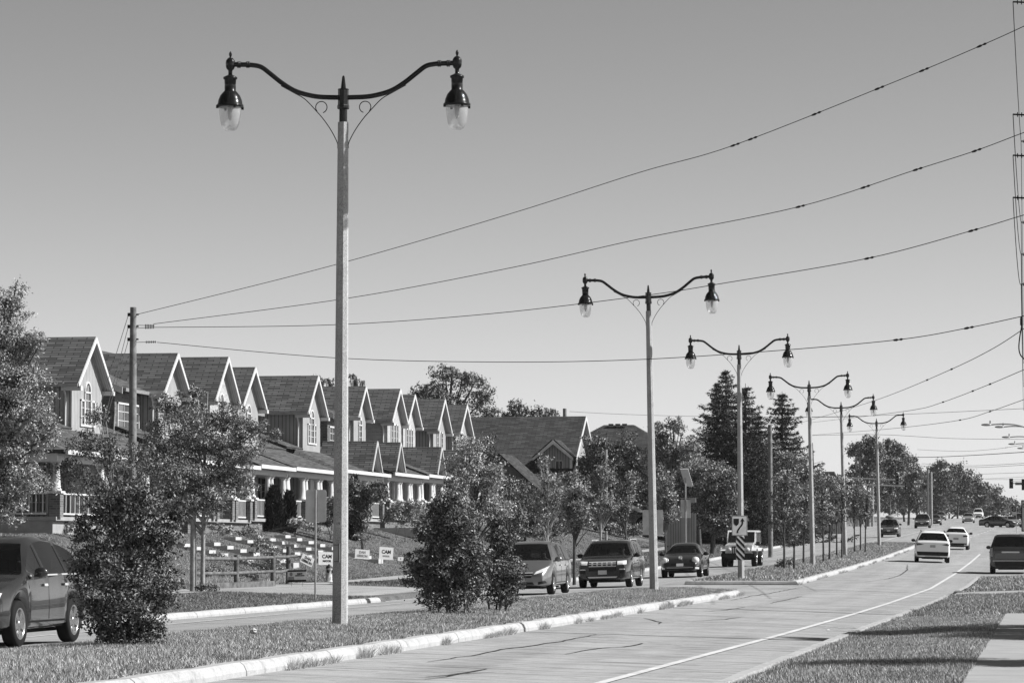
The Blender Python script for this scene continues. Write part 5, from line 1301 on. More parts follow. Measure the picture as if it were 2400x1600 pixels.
# ---------------------------------------------------------------- people in the near cars
def make_person(label, hairmat=None):
    v = [(0, 0, 0), (0, .02, .22), (0, .05, .45), (0, .04, .56), (0, .02, .66), (0, .0, .75),
         (.17, .04, .46), (.2, -.06, .22), (.15, -.3, .3), (-.17, .04, .46), (-.2, -.06, .22), (-.15, -.3, .3), (.1, -.2, .02), (-.1, -.2, .02), (.1, -.4, .0), (-.1, -.4, .0)]
    e = [(0, 1), (1, 2), (2, 3), (3, 4), (4, 5), (2, 6), (6, 7), (7, 8), (2, 9), (9, 10), (10, 11), (0, 12), (0, 13), (12, 14), (13, 15)]
    r = [.14, .15, .13, .055, .085, .06, .06, .045, .035, .06, .045, .035, .09, .09, .07, .07]
    me = bpy.data.meshes.new('person'); me.from_pydata(v, e, []); ob = bpy.data.objects.new('person', me); COL.objects.link(ob)
    sk = ob.modifiers.new('s', 'SKIN'); ob.modifiers.new('u', 'SUBSURF').levels = 1
    for i, q in enumerate(me.skin_vertices[0].data): q.radius = (r[i], r[i] * (.75 if i in (1, 2) else 1)); q.use_root = (i == 0)
    dg = bpy.context.evaluated_depsgraph_get(); m2 = bpy.data.meshes.new_from_object(ob.evaluated_get(dg)); bpy.data.objects.remove(ob)
    m2.materials.clear(); m2.materials.append(M['skin'])
    for p in m2.polygons: p.use_smooth = True
    o = bpy.data.objects.new('person', m2); COL.objects.link(o); tag(o, label, 'person', 'drivers in the near oncoming cars')
    MB().ball(0, .045, .735, .092, .095, .085).build('hair', hairmat or M['hair'], o)
    sh = MB(); sh.lathe([(.15, .02), (.17, .2), (.19, .4), (.15, .5), (.07, .54)], 14); 
    for q in range(len(sh.v)): x, y, z = sh.v[q]; sh.v[q] = (x * 1.15, y * .75 + .035, z)
    sh.build('shirt', M['cloth_d'], o)
    MB().ball(0, -.085, .69, .014, .02, .02).build('nose', M['skin'], o)
    return o
for key, lab, sx in (('edge', 'driver behind the windshield of the dark suv at the left edge', .38), ('van', 'driver in the silver grey minivan wearing a dark top', .38), ('exp', 'driver in the dark grey suv with the chrome grille', .38), ('beetle', 'driver of the black rounded small car', .36)):
    o = make_person(lab, M['cloth_l'] if key == 'exp' else None); c = CARS[key]; 
    sp = {'edge': SP['crossover'], 'van': SP['minivan'], 'exp': SP['explorer'], 'beetle': SP['beetle']}[key]
    yy = sp['glass'][1] + .42 - sp['L'] / 2
    o.location = c.location + Vector((sx, yy, .52 + (sp['H'] - 1.5) * .55)); o.scale = (1, 1, 1)
# ================================================================ trees, shrubs, grass
def leaves(rng, cen, sig, per, leaf, up=.6, flat=.65, asp=.45):
    n = len(cen) * per
    c = np.repeat(cen, per, axis=0) + rng.normal(0, 1, (n, 3)) * np.repeat(sig, per)[:, None] * np.array([1, 1, flat])
    nr = rng.normal(0, 1, (n, 3)); nr[:, 2] += up; nr /= np.linalg.norm(nr, axis=1)[:, None]
    r2 = rng.normal(0, 1, (n, 3)); a = np.cross(nr, r2); a /= np.linalg.norm(a, axis=1)[:, None]; b = np.cross(nr, a)
    l = leaf * rng.uniform(.6, 1.25, n)[:, None]
    q = np.stack([c - a * l * .5, c + b * l * asp * .5 + a * l * .05, c + a * l * .5, c - b * l * asp * .5 + a * l * .05], axis=1)
    return q
CK = 1.75
def tree(name, label, ub, d, lobes, mat='leaf', bark='bark', cover=3.4, stems=1, tr=.09, seed=0, group=None, cat='tree', base=None, clump=.3, leafk=1.0, xy=None, fork=.45):
    """lobes: (u, v, ru, rv) ellipses in photo pixels at depth d, given real thickness; or metres when xy is set"""
    rng = np.random.default_rng(seed * 7 + len(label)); s = F / d
    if xy is not None:
        bx, by = xy
    else:
        p = P(ub, 1284, d); bx, by = p.x, p.y
    z0 = base if base is not None else (med_z(bx, by) if (-13.5 < bx < -9.4 and by < 246) else gz(bx, by))
    T = thing(name, label, cat, (bx, by, z0), group=group)
    L = []
    for lb in lobes:
        if xy is not None: cx, cy, cz, rr, rz = lb; L.append((np.array([cx, cy, cz]), rr, rz))
        else:
            u, v, ru, rv = lb; q = P(u, v, d); L.append((np.array([q.x - bx, q.y - by + rng.uniform(-.3, .3) * ru / s, q.z - z0]), ru / s, rv / s))
    leaf = max(.045, .0009 * d) * leafk
    cen, sig = [], []
    allq = []
    for c, rx, rz in L:
        ra = (rx + rz) / 2; cr = max(leaf * 1.3, ra * clump)
        nc = int(max(8, 4.2 * (rx * rz) / (cr * cr))); cover_ = cover * CK
        dr = rng.normal(0, 1, (nc, 3)); dr /= np.linalg.norm(dr, axis=1)[:, None]
        ph = rng.uniform(0, 6, 3); bmp = 1 + .16 * np.sin(dr[:, 0] * 4 + ph[0]) + .14 * np.sin(dr[:, 2] * 5 + ph[1])
        r = rng.uniform(0, 1, nc) ** .5 * bmp
        cc = c + dr * r[:, None] * np.array([rx, rx * .95, rz]) * .92
        per = int(max(6, cover_ * PI * rx * rz / (leaf * leaf * .26) / nc))
        allq.append(leaves(rng, cc, rng.uniform(.38, .66, nc) * cr, per, leaf)); cen.append(cc)
    q = np.concatenate(allq); cen = np.concatenate(cen)
    q[:, :, 2] = np.maximum(q[:, :, 2], .02)
    np_mesh('crown', q, 4, M[mat], T)
    # trunk and limbs
    tb = MB(); zlow = min(c[2] - rz for c, rx, rz in L); zt = max(c[2] + rz * .3 for c, rx, rz in L)
    cm = np.mean([c for c, _, _ in L], axis=0)
    prnd = random.Random(seed + 3)
    for k in range(stems):
        ox, oy = ((prnd.uniform(-.25, .25), prnd.uniform(-.2, .2)) if stems > 1 else (0, 0)); t0 = tr / (1 if stems == 1 else 1.6)
        tx, ty = cm[0] * .8 + (prnd.uniform(-.5, .5) * L[0][1] if stems > 1 else 0), cm[1] * .8
        zf_ = max(.4, zlow + (zt - zlow) * fork * .5) if stems == 1 else .3
        pts = [(ox, oy, -.15), (ox + (tx * .15), oy, zf_ * .5), (ox + tx * .35, oy + ty * .35, zf_), (tx * .7, ty * .7, zf_ + (zt - zf_) * .5), (tx, ty, zt)]
        tb.tube(catmull(pts, 4), list(np.linspace(t0, t0 * .2, 17)), 7)
    nb = min(len(cen), 26 if len(cen) > 26 else len(cen)); idx = rng.choice(len(cen), nb, replace=False)
    for j in idx:
        e = cen[j]; zs = max(zlow * .6 + .1, min(e[2] * .62, zt)); f = (zs - 0) / max(.1, zt); a = Vector((cm[0] * .8 * min(1, f), cm[1] * .8 * min(1, f), zs)); b_ = Vector(e); mid = a.lerp(b_, .5) + Vector((0, 0, .06 * (b_ - a).length))
        tb.tube([a, mid, b_], [tr * .38, tr * .25, tr * .08], 5, False)
    tb.build('trunk', M[bark], T, uv=False)
    return T
def spruce(label, u, vtop, d, hwpx, seed, dens=1.0):
    rng = np.random.default_rng(seed); p = P(u, vtop, d); z0 = gz(p.x, p.y); H = p.z - z0; R = hwpx * d / F
    T = thing('spruce_tree', label, 'tree', (p.x, p.y, z0), group='tall spruce trees')
    MB().tube([(0, 0, -.3), (0, 0, H * .5), (0, 0, H)], [.2, .12, .02], 8).build('trunk', M['bark'], T)
    leaf = .0009 * d; Q = []; bm = MB()
    z = H * .03
    while z < H - .15:
        f = 1 - z / H; r = R * (f ** .8); nb = int(6 + 5 * f)
        for k in range(nb):
            a = 2 * PI * (k + rng.uniform(-.4, .4)) / nb + z; rl = r * rng.choice([.55, .8, 1.0, 1.22]) * rng.uniform(.85, 1.1) + .05
            n = max(3, int(rl / .18)); t = np.linspace(.1, 1, n)
            droop = -.34 * rl * t + .36 * rl * t ** 2.4
            px, py, pz = rl * t * math.cos(a), rl * t * math.sin(a), z + droop + rng.uniform(-.08, .08)
            wd = .05 + .16 * rl * (1 - t) * .5 + .05 * f
            m_ = int(11 * dens); c = np.repeat(np.stack([px, py, pz], 1), m_, axis=0)
            w = np.repeat(wd, m_); off = rng.normal(0, 1, (len(c), 3)) * np.stack([w, w, w * .45 + .03], 1); off[:, 2] -= np.abs(off[:, 2]) * .7
            c = c + off
            dr = np.stack([np.full(len(c), math.cos(a)), np.full(len(c), math.sin(a)), np.full(len(c), .05)], 1) + rng.normal(0, .7, (len(c), 3)); dr[:, 2] -= .25; dr /= np.linalg.norm(dr, axis=1)[:, None]
            s2 = np.cross(dr, rng.normal(0, 1, (len(c), 3))); s2 /= np.linalg.norm(s2, axis=1)[:, None]
            l = leaf * rng.uniform(.7, 1.3, len(c))[:, None]
            Q.append(np.stack([c - s2 * l * .16, c + dr * l, c + s2 * l * .16], 1))
            if k % 2 == 0: bm.tube([(0, 0, z - .05), (rl * .5 * math.cos(a), rl * .5 * math.sin(a), z - .1 * rl), (rl * math.cos(a), rl * math.sin(a), z + .05 * rl)], [.035, .025, .01], 4, False)
        z += .34 + .22 * f
    np_mesh('crown', np.concatenate(Q), 3, M['needle'], T)
    bm.build('branches', M['bark'], T, uv=False); return T
TR = [
 ('leafy_tree', 'large pale-leaved tree filling the left edge above the dark suv', -60, 72, [(-30, 900, 110, 130), (25, 720, 42, 62), (80, 800, 40, 38), (40, 880, 80, 70), (60, 960, 85, 70), (20, 1050, 105, 80), (50, 1130, 80, 60), (-30, 1190, 90, 60), (105, 1010, 45, 60), (5, 790, 60, 80)], dict(mat='leaf_light', tr=.16, cover=2.6, clump=.24)),
 ('island_shrub', 'large many-stemmed shrub on the island right beside the dark suv at left', 300, 42, [(300, 1385, 120, 95), (290, 1270, 115, 80), (340, 1190, 80, 55), (300, 1470, 85, 40), (235, 1440, 60, 60), (390, 1270, 55, 70), (250, 1190, 65, 50), (385, 1380, 50, 60), (210, 1330, 55, 70), (300, 1150, 60, 35), (260, 1480, 70, 35), (345, 1470, 60, 45), (210, 1240, 50, 50), (420, 1200, 35, 45)], dict(mat='leaf_dark', bark='bark_light', stems=7, tr=.035, cover=2.2, clump=.2, cat='shrub', leafk=1.15)),
 ('leafy_tree', 'thin dark-leaved tree rising behind the large shrub at left', 250, 68, [(225, 975, 36, 30), (205, 1040, 55, 45), (270, 1060, 60, 50), (340, 1095, 70, 50), (160, 1100, 45, 45), (240, 1140, 70, 45), (400, 1120, 40, 40), (330, 1180, 60, 40)], dict(mat='leaf_dark', bark='bark_light', tr=.05, cover=1.35, clump=.26)),
 ('leafy_tree', 'spreading young tree beside a pale straight post left of the split-rail fence', 475, 100, [(440, 1000, 110, 65), (540, 1050, 90, 65), (470, 1110, 130, 65), (560, 1130, 60, 45), (395, 945, 35, 28), (462, 925, 22, 25), (590, 1005, 50, 30), (645, 1015, 14, 22), (380, 1060, 80, 60), (470, 1175, 85, 40), (530, 980, 50, 40), (400, 1170, 50, 40)], dict(mat='leaf', tr=.08, bark='bark_light', cover=2.6, clump=.24, fork=.9)),
 ('island_shrub', 'larger dense rounded bush on the island hiding part of the minivan', 1065, 62, [(1045, 1325, 85, 80), (1010, 1245, 52, 50), (1085, 1225, 52, 55), (1055, 1165, 40, 42), (1060, 1400, 75, 36), (1112, 1310, 48, 66), (985, 1335, 42, 55), (1030, 1195, 38, 42), (1100, 1375, 55, 50), (1030, 1380, 70, 48), (1060, 1270, 80, 60)], dict(mat='leaf_dark', bark='bark_light', stems=7, tr=.035, cover=2.7, clump=.22, cat='shrub', leafk=1.1)),
 ('island_shrub', 'smaller bush pressed against the right side of the large island bush', 1175, 64.5, [(1176, 1335, 50, 76), (1188, 1262, 32, 44), (1172, 1390, 54, 34), (1160, 1300, 36, 56), (1165, 1225, 26, 38), (1208, 1350, 24, 50)], dict(mat='leaf_dark', stems=5, tr=.04, cover=2.4, clump=.24, cat='shrub', leafk=1.1)),
 ('leafy_tree', 'pale airy tree rising behind the large island bush', 1115, 120, [(1110, 1055, 42, 40), (1085, 1110, 60, 42), (1130, 1135, 55, 45), (1165, 1100, 22, 30), (1150, 1185, 55, 55), (1085, 1190, 50, 55)], dict(mat='leaf_light', tr=.1, cover=2.3)),
 ('leafy_tree', 'darker narrow tree tip between the pale airy tree and the big dark roof', 1150, 150, [(1147, 1045, 16, 26), (1150, 1085, 26, 35), (1180, 1150, 45, 50), (1195, 1205, 50, 45)], dict(mat='leaf_dark', cover=3)),
 ('leafy_tree', 'dark rounded tree below the lower roof of the big dark-roofed house', 1230, 195, [(1225, 1160, 45, 38), (1250, 1200, 50, 45), (1205, 1215, 45, 40), (1300, 1210, 45, 40)], dict(mat='leaf_dark', cover=3.4)),
 ('birch_tree', 'slender white-stemmed birch in front of the dormer', 1283, 135, [(1275, 1085, 18, 24), (1285, 1130, 30, 34), (1262, 1165, 30, 30), (1310, 1160, 28, 32), (1285, 1205, 45, 30)], dict(mat='leaf_light', bark='bark_light', tr=.07, cover=1.4, fork=.3)),
 ('leafy_tree', 'young round tree with a bare dark trunk behind the minivan', 1346, 128, [(1350, 1155, 34, 34), (1345, 1200, 44, 40), (1332, 1120, 20, 20), (1365, 1225, 30, 25)], dict(mat='leaf', tr=.08, cover=2.8, fork=.3)),
 ('leafy_tree', 'young tree with a pale stem above the dark suv with the chrome grille', 1408, 150, [(1400, 1155, 38, 40), (1418, 1112, 34, 34), (1385, 1190, 30, 28), (1430, 1190, 26, 24)], dict(mat='leaf', bark='bark_light', tr=.06, cover=2.6, fork=.3)),
 ('leafy_tree', 'small tree with thin stem just left of the second lamp pole', 1467, 155, [(1465, 1165, 34, 38), (1480, 1130, 24, 30), (1455, 1200, 26, 24)], dict(mat='leaf', tr=.06, cover=2.6, fork=.3)),
 ('leafy_tree', 'big dark tree covering the lower part of the hipped roof', 1425, 235, [(1400, 1040, 36, 34), (1430, 1075, 60, 42), (1470, 1060, 42, 45), (1380, 1095, 45, 45), (1440, 1130, 75, 50), (1400, 1180, 60, 40), (1480, 1120, 40, 60)], dict(mat='leaf_dark', tr=.2, cover=3.2)),
 ('leafy_tree', 'tree right behind the second lamp pole with its top over the small solar panel', 1575, 235, [(1582, 1000, 26, 24), (1548, 1020, 32, 32), (1600, 1050, 50, 36), (1555, 1080, 45, 50), (1620, 1095, 50, 40)], dict(mat='leaf', tr=.18, cover=3.0)),
 ('leafy_tree', 'broad mid-grey tree around the solar panel pole', 1640, 225, [(1640, 1105, 60, 36), (1590, 1140, 50, 45), (1680, 1110, 40, 34), (1560, 1180, 45, 40), (1640, 1160, 50, 40)], dict(mat='leaf', tr=.18, cover=3.0)),
 ('leafy_tree', 'darkest dense tree between the solar panel pole and the third lamp pole', 1670, 207, [(1660, 1160, 46, 40), (1695, 1140, 40, 40), (1665, 1205, 60, 40), (1710, 1190, 40, 45), (1690, 1235, 45, 25)], dict(mat='leaf_dark', tr=.2, cover=3.8)),
 ('leafy_tree', 'slim tree between the second lamp pole and the solar panel pole', 1560, 168, [(1560, 1150, 26, 40), (1565, 1195, 34, 36), (1545, 1110, 20, 26)], dict(mat='leaf', tr=.06, cover=2.6, fork=.3)),
 ('leafy_tree', 'tree mass under the spruces right of the third lamp pole', 1780, 245, [(1760, 1130, 36, 38), (1790, 1160, 42, 45), (1770, 1210, 50, 40), (1830, 1180, 36, 50)], dict(mat='leaf_dark', tr=.2, cover=3.2)),
 ('leafy_tree', 'rounded tree in front of the smaller spruce, left of the fourth lamp pole', 1860, 255, [(1845, 1095, 44, 36), (1885, 1110, 34, 40), (1850, 1150, 50, 45), (1890, 1180, 40, 50), (1855, 1215, 45, 35)], dict(mat='leaf', tr=.2, cover=3.0)),
 ('leafy_tree', 'low tree mass behind the island trees right of the fourth lamp pole', 1945, 290, [(1930, 1150, 34, 26), (1970, 1140, 38, 34), (2000, 1160, 34, 34), (1950, 1190, 50, 34), (2020, 1195, 36, 28)], dict(mat='leaf_dark', tr=.2, cover=3.0)),
 ('leafy_tree', 'largest round tree rising behind the last townhouses', 1045, 262, [(1040, 882, 46, 34), (990, 925, 40, 40), (1090, 895, 40, 36), (1040, 940, 66, 46), (1130, 930, 38, 48), (1155, 975, 26, 28), (1100, 990, 66, 40), (965, 950, 26, 22)], dict(mat='leaf_dark', tr=.3, cover=1.9, clump=.26)),
 ('leafy_tree', 'lower dark tree top above the left of the big dark roof', 1215, 275, [(1212, 955, 24, 20), (1200, 978, 36, 22), (1235, 975, 26, 20)], dict(mat='leaf_dark', tr=.2, cover=2.8)),
 ('leafy_tree', 'sparse tree tips above the middle of the big dark roof', 1280, 275, [(1262, 960, 10, 13), (1278, 972, 20, 16), (1300, 968, 12, 14)], dict(mat='leaf_dark', tr=.2, cover=2.0)),
 ('leafy_tree', 'thin tree tips showing above the townhouse ridges left of the nearest lamp pole', 775, 235, [(746, 890, 12, 12), (766, 895, 14, 10), (783, 897, 14, 10)], dict(mat='leaf', tr=.2, cover=1.6)),
 ('leafy_tree', 'thin tree tips showing above the townhouse ridges right of the nearest lamp pole', 835, 235, [(824, 886, 12, 13), (845, 897, 14, 10)], dict(mat='leaf', tr=.2, cover=1.6)),
 ('leafy_tree', 'continuous dark tree belt behind the oncoming suv and small car', 1480, 250, [(1380, 1200, 50, 40), (1450, 1210, 60, 40), (1530, 1190, 60, 50), (1600, 1215, 60, 38), (1500, 1140, 50, 45)], dict(mat='leaf_dark', tr=.2, cover=3.2)),
 ('leafy_tree', 'tree belt filling the gap below the big dark roof', 1280, 222, [(1160, 1200, 40, 40), (1230, 1225, 50, 30), (1310, 1180, 46, 46), (1350, 1230, 50, 30), (1120, 1230, 40, 30)], dict(mat='leaf', tr=.2, cover=3.2)),
 ('maple_shrub', 'dark round-headed ornamental tree in front of the porch right of the nearest lamp pole', 850, 150, [(850, 1160, 50, 32), (800, 1195, 34, 34), (885, 1150, 30, 26), (825, 1135, 22, 18), (830, 1200, 40, 28), (850, 1235, 22, 18)], dict(mat='leaf_dark', tr=.07, cover=3.2, cat='tree')),
 ('garden_shrub', 'dark shrub hugging the nearest lamp pole on its left side', 768, 152, [(770, 1190, 22, 30), (765, 1215, 24, 20)], dict(mat='leaf_dark', tr=.03, stems=3, cover=3, cat='shrub')),
 ('garden_shrub', 'loose shrub growing behind the end of the split-rail fence', 625, 118, [(612, 1275, 28, 28), (640, 1300, 28, 24), (620, 1325, 40, 18), (655, 1332, 22, 14)], dict(mat='leaf', tr=.02, stems=5, cover=1.8, cat='shrub')),
 ('garden_shrub', 'low light shrub in front of the second columnar cedar', 690, 148, [(690, 1222, 24, 16), (712, 1228, 20, 12)], dict(mat='leaf_light', tr=.02, stems=3, cover=3, cat='shrub')),
 ('garden_shrub', 'pale tall garden plants by the porch right of the ornamental tree', 940, 165, [(925, 1195, 22, 28), (950, 1200, 24, 26), (905, 1212, 22, 14), (975, 1185, 18, 26)], dict(mat='leaf_light', tr=.02, stems=4, cover=2.4, cat='shrub')),
 ('garden_shrub', 'light flower bush under the porch behind the roof of the dark suv at left', 35, 118, [(30, 1255, 22, 14), (55, 1258, 14, 9)], dict(mat='leaf_light', tr=.02, stems=3, cover=2.6, cat='shrub')),
 ('garden_shrub', 'leggy shrub under the first porch left of the tall island shrub', 90, 118, [(88, 1248, 20, 18), (140, 1255, 26, 20), (165, 1235, 22, 18)], dict(mat='leaf', tr=.02, stems=5, cover=2, cat='shrub')),
 ('garden_shrub', 'clipped low hedge bush left of the second lamp pole', 1470, 178, [(1437, 1238, 18, 14), (1468, 1244, 26, 16), (1496, 1243, 22, 15)], dict(mat='leaf', tr=.02, stems=4, cover=3.4, cat='shrub')),
 ('garden_shrub', 'dark juniper bush behind the slim birch stem', 1290, 180, [(1265, 1245, 34, 14), (1310, 1243, 30, 16), (1230, 1250, 26, 12)], dict(mat='leaf_dark', tr=.02, stems=4, cover=3.4, cat='shrub')),
 ('garden_shrub', 'leafy plants filling the ground behind the split-rail fence', 560, 112, [(540, 1345, 34, 14), (590, 1348, 34, 13), (500, 1340, 26, 14)], dict(mat='leaf', tr=.02, stems=4, cover=2.4, cat='shrub')),
 ('garden_shrub', 'weedy dark tuft at the foot of the spreading young tree', 480, 99.5, [(470, 1376, 22, 10), (500, 1380, 18, 8)], dict(mat='leaf_dark', tr=.01, stems=3, cover=3, cat='shrub')),
 ('garden_shrub', 'tall pale garden grasses by the porch above the leftmost steps', 520, 131, [(505, 1235, 20, 14), (535, 1240, 20, 12)], dict(mat='leaf_light', tr=.01, stems=3, cover=2.2, cat='shrub')),
 ('garden_shrub', 'round dark shrub between the two columnar cedars and the road sign back', 660, 150, [(657, 1232, 14, 10), (664, 1224, 10, 9)], dict(mat='leaf_dark', tr=.01, stems=3, cover=3, cat='shrub')),
 ('garden_shrub', 'small flowering bush on the lawn just right of the nearest lamp pole', 845, 138, [(842, 1256, 16, 9), (862, 1262, 14, 7)], dict(mat='leaf', tr=.01, stems=3, cover=2.4, cat='shrub')),
 ('garden_shrub', 'wide shrub bed along the last porches left of the large island bush', 1000, 178, [(985, 1210, 26, 20), (1015, 1215, 26, 20), (1040, 1205, 26, 24)], dict(mat='leaf', tr=.01, stems=4, cover=2.8, cat='shrub')),
 ('garden_shrub', 'low weeds on the slope in front of the leftmost steps', 560, 121, [(545, 1312, 26, 9), (585, 1318, 24, 8), (515, 1305, 18, 8)], dict(mat='leaf', tr=.01, stems=3, cover=1.8, cat='shrub')),
 ('garden_shrub', 'low shrubs between the staircases in front of the porch with boarded gable', 600, 140, [(590, 1240, 26, 12), (560, 1250, 22, 12), (725, 1236, 26, 9), (745, 1238, 22, 8)], dict(mat='leaf', tr=.01, stems=3, cover=2.6, cat='shrub')),
]
for i, (nm, lab, ub, d, lb, kw) in enumerate(TR): tree(nm, lab, ub, d, lb, seed=i * 11 + 5, **kw)
q0, q1 = P(452, 1382, 100), P(452, 1222, 100); t = thing('tree_stake', 'smooth pale straight post left of the young tree trunk', 'post', (q0.x, q0.y, gz(q0.x, q0.y)))
MB().tube([(0, 0, -.2), (0, 0, q1.z - gz(q0.x, q0.y) + .3)], [.1, .085], 10).build('shaft', M['bark_light'], t)
# columnar cedars
def cedar(label, u, vt, vb, hw, d, seed):
    rng = np.random.default_rng(seed); p = P(u, vb, d); g0 = min(p.z, gz(p.x, p.y)) ; H = P(u, vt, d).z - g0; R = hw * d / F
    T = thing('cedar_shrub', label, 'shrub', (p.x, p.y, g0), group='columnar cedars by the porches')
    n = 5200; z = rng.uniform(0, 1, n); a = rng.uniform(0, 2 * PI, n); r = R * (np.minimum(1, (1 - z) * 2.4 + .05) ** .6) * (.75 + .3 * rng.uniform(0, 1, n)) * (1 + .1 * np.sin(a * 5 + z * 9))
    c = np.stack([r * np.cos(a), r * np.sin(a), z * H], 1); up = np.stack([np.cos(a) * .35, np.sin(a) * .35, np.ones(n)], 1) + rng.normal(0, .35, (n, 3)); s2 = np.cross(up, rng.normal(0, 1, (n, 3))); s2 /= np.linalg.norm(s2, axis=1)[:, None]
    l = .16 * rng.uniform(.6, 1.2, n)[:, None]; np_mesh('foliage', np.stack([c - s2 * l * .3, c + up * l, c + s2 * l * .3], 1), 3, M['cedar'], T)
    MB().tube([(0, 0, -.3), (0, 0, H * .8)], [R * .25, R * .1], 6).build('trunk', M['bark'], T)
cedar('larger dark columnar cedar left of the road sign back', 642, 1143, 1243, 19, 148, 1)
cedar('smaller dark columnar cedar beside the larger one', 677, 1155, 1228, 14, 150, 2)
cedar('slim dark cedar right beside the nearest lamp pole', 831, 1120, 1200, 13, 156, 3)
# spruces
spruce('tallest spruce tree left behind the third lamp pole', 1701, 866, 250, 172, 11, 1.3)
spruce('shorter spruce leaning against the tallest one on its left', 1680, 897, 252, 110, 12)
spruce('spruce right of the third lamp pole next to the tallest spruce', 1747, 898, 247, 132, 13, 1.2)
spruce('lowest spruce at the right of the spruce group', 1778, 970, 243, 75, 14)
spruce('separate spruce standing left of the fourth lamp pole', 1833, 917, 262, 140, 15, 1.3)
# young island trees
GY = 'young trees planted in a row on the far island'
YT = [(1838, [(1832, 1175, 36, 42), (1842, 1128, 30, 34), (1815, 1222, 22, 24), (1862, 1150, 22, 30)], 'first young island tree right of the keep-right sign, with a shrub at its foot'),
      (1861, [(1866, 1205, 18, 30), (1860, 1250, 14, 22)], 'second young island tree, short and narrow with low leaves'),
      (1883, [(1888, 1165, 26, 42), (1885, 1225, 20, 26)], 'third young island tree right before the fourth lamp pole'),
      (1930, [(1928, 1160, 24, 38), (1932, 1210, 22, 30), (1920, 1125, 16, 22)], 'young island tree right after the fourth lamp pole'),
      (1944, [(1946, 1140, 22, 38), (1948, 1195, 18, 30)], 'second young island tree after the fourth lamp pole'),
      (1961, [(1963, 1150, 22, 36), (1962, 1200, 16, 26)], 'third young island tree after the fourth lamp pole'),
      (1973, [(1977, 1160, 16, 32), (1975, 1205, 12, 22)], 'young island tree right beside the fifth lamp pole'),
      (2003, [(2002, 1160, 16, 32), (2000, 1205, 14, 22)], 'first young island tree after the fifth lamp pole'),
      (2017, [(2018, 1165, 15, 30), (2016, 1205, 13, 20)], 'second young island tree after the fifth lamp pole'),
      (2028, [(2034, 1165, 16, 28), (2030, 1205, 13, 20)], 'last young island tree before the smallest lamp')]
for i, (u, lb, lab) in enumerate(YT): tree('young_tree', lab, u, xd(-11.5 + .5 * math.sin(i * 2.3), u), lb, mat='leaf', tr=.06, cover=2.0, seed=100 + i, group=GY, fork=.1)
tree('island_shrub', 'small shrub at the foot of the first young island tree', 1838, xd(-11.8, 1838) - .8, [(1840, 1316, 16, 10), (1828, 1322, 10, 7)], mat='leaf_dark', stems=3, tr=.02, cover=2.6, cat='shrub', seed=77)
# far trees
FT = [(2035, 430, [(2035, 1035, 26, 16), (2010, 1055, 30, 26), (2050, 1065, 34, 30), (2030, 1110, 46, 40)], 'far tree mass left behind the smallest lamp pole'),
      (2085, 440, [(2080, 1050, 28, 22), (2105, 1055, 22, 18), (2095, 1090, 44, 36), (2080, 1140, 46, 40)], 'far tree with ragged top right of the smallest lamp pole'),
      (2130, 450, [(2125, 1080, 26, 24), (2145, 1110, 26, 22), (2130, 1140, 34, 34), (2150, 1165, 30, 26)], 'far tree sloping down to the gap right of the smallest lamp'),
      (2200, 600, [(2205, 1090, 22, 16), (2190, 1115, 26, 26), (2215, 1130, 34, 30), (2190, 1165, 34, 34)], 'far tree right of the gap with the highest flat top'),
      (2245, 610, [(2240, 1100, 26, 18), (2262, 1118, 26, 20), (2250, 1150, 38, 34)], 'second far tree right of the gap'),
      (2290, 620, [(2285, 1128, 24, 16), (2305, 1145, 24, 20), (2290, 1170, 38, 30)], 'third far tree right of the gap, lower than the second'),
      (2335, 640, [(2330, 1155, 22, 18), (2345, 1172, 20, 16), (2335, 1190, 34, 20)], 'fourth far tree right of the gap near the traffic light'),
      (2375, 660, [(2370, 1182, 20, 14), (2392, 1195, 22, 12)], 'lowest far tree at the right edge behind the diamond sign'),
      (2225, 680, [(2180, 1150, 40, 34), (2230, 1140, 46, 36), (2275, 1158, 40, 32), (2200, 1180, 50, 26), (2250, 1182, 50, 26)], 'far wooded mass filling the slope behind the silver sedan'),
      (2325, 690, [(2310, 1168, 36, 26), (2350, 1185, 34, 20), (2300, 1192, 40, 20), (2385, 1200, 26, 12)], 'far wooded mass behind the black crossing sedan'),
      (2150, 500, [(2140, 1130, 30, 34), (2160, 1160, 30, 34), (2120, 1165, 34, 30), (2175, 1140, 14, 26)], 'far tree in the gap between the two tree groups'),
      (2020, 470, [(1985, 1190, 36, 18), (2040, 1188, 34, 18), (2090, 1192, 34, 14)], 'low far bushes between the last lamps'),
      (2120, 520, [(2100, 1180, 36, 20), (2150, 1188, 34, 16), (2070, 1185, 30, 20)], 'low far bushes behind the oncoming cars'),
      (2230, 640, [(2200, 1195, 40, 16), (2260, 1196, 40, 14), (2320, 1200, 40, 12)], 'low far bushes behind the silver sedan')]
for i, (u, d, lb, lab) in enumerate(FT): tree('leafy_tree', lab, u, d, lb, mat='leaf_dark', tr=.2, cover=3.6, seed=200 + i, group='far trees at the end of the road')
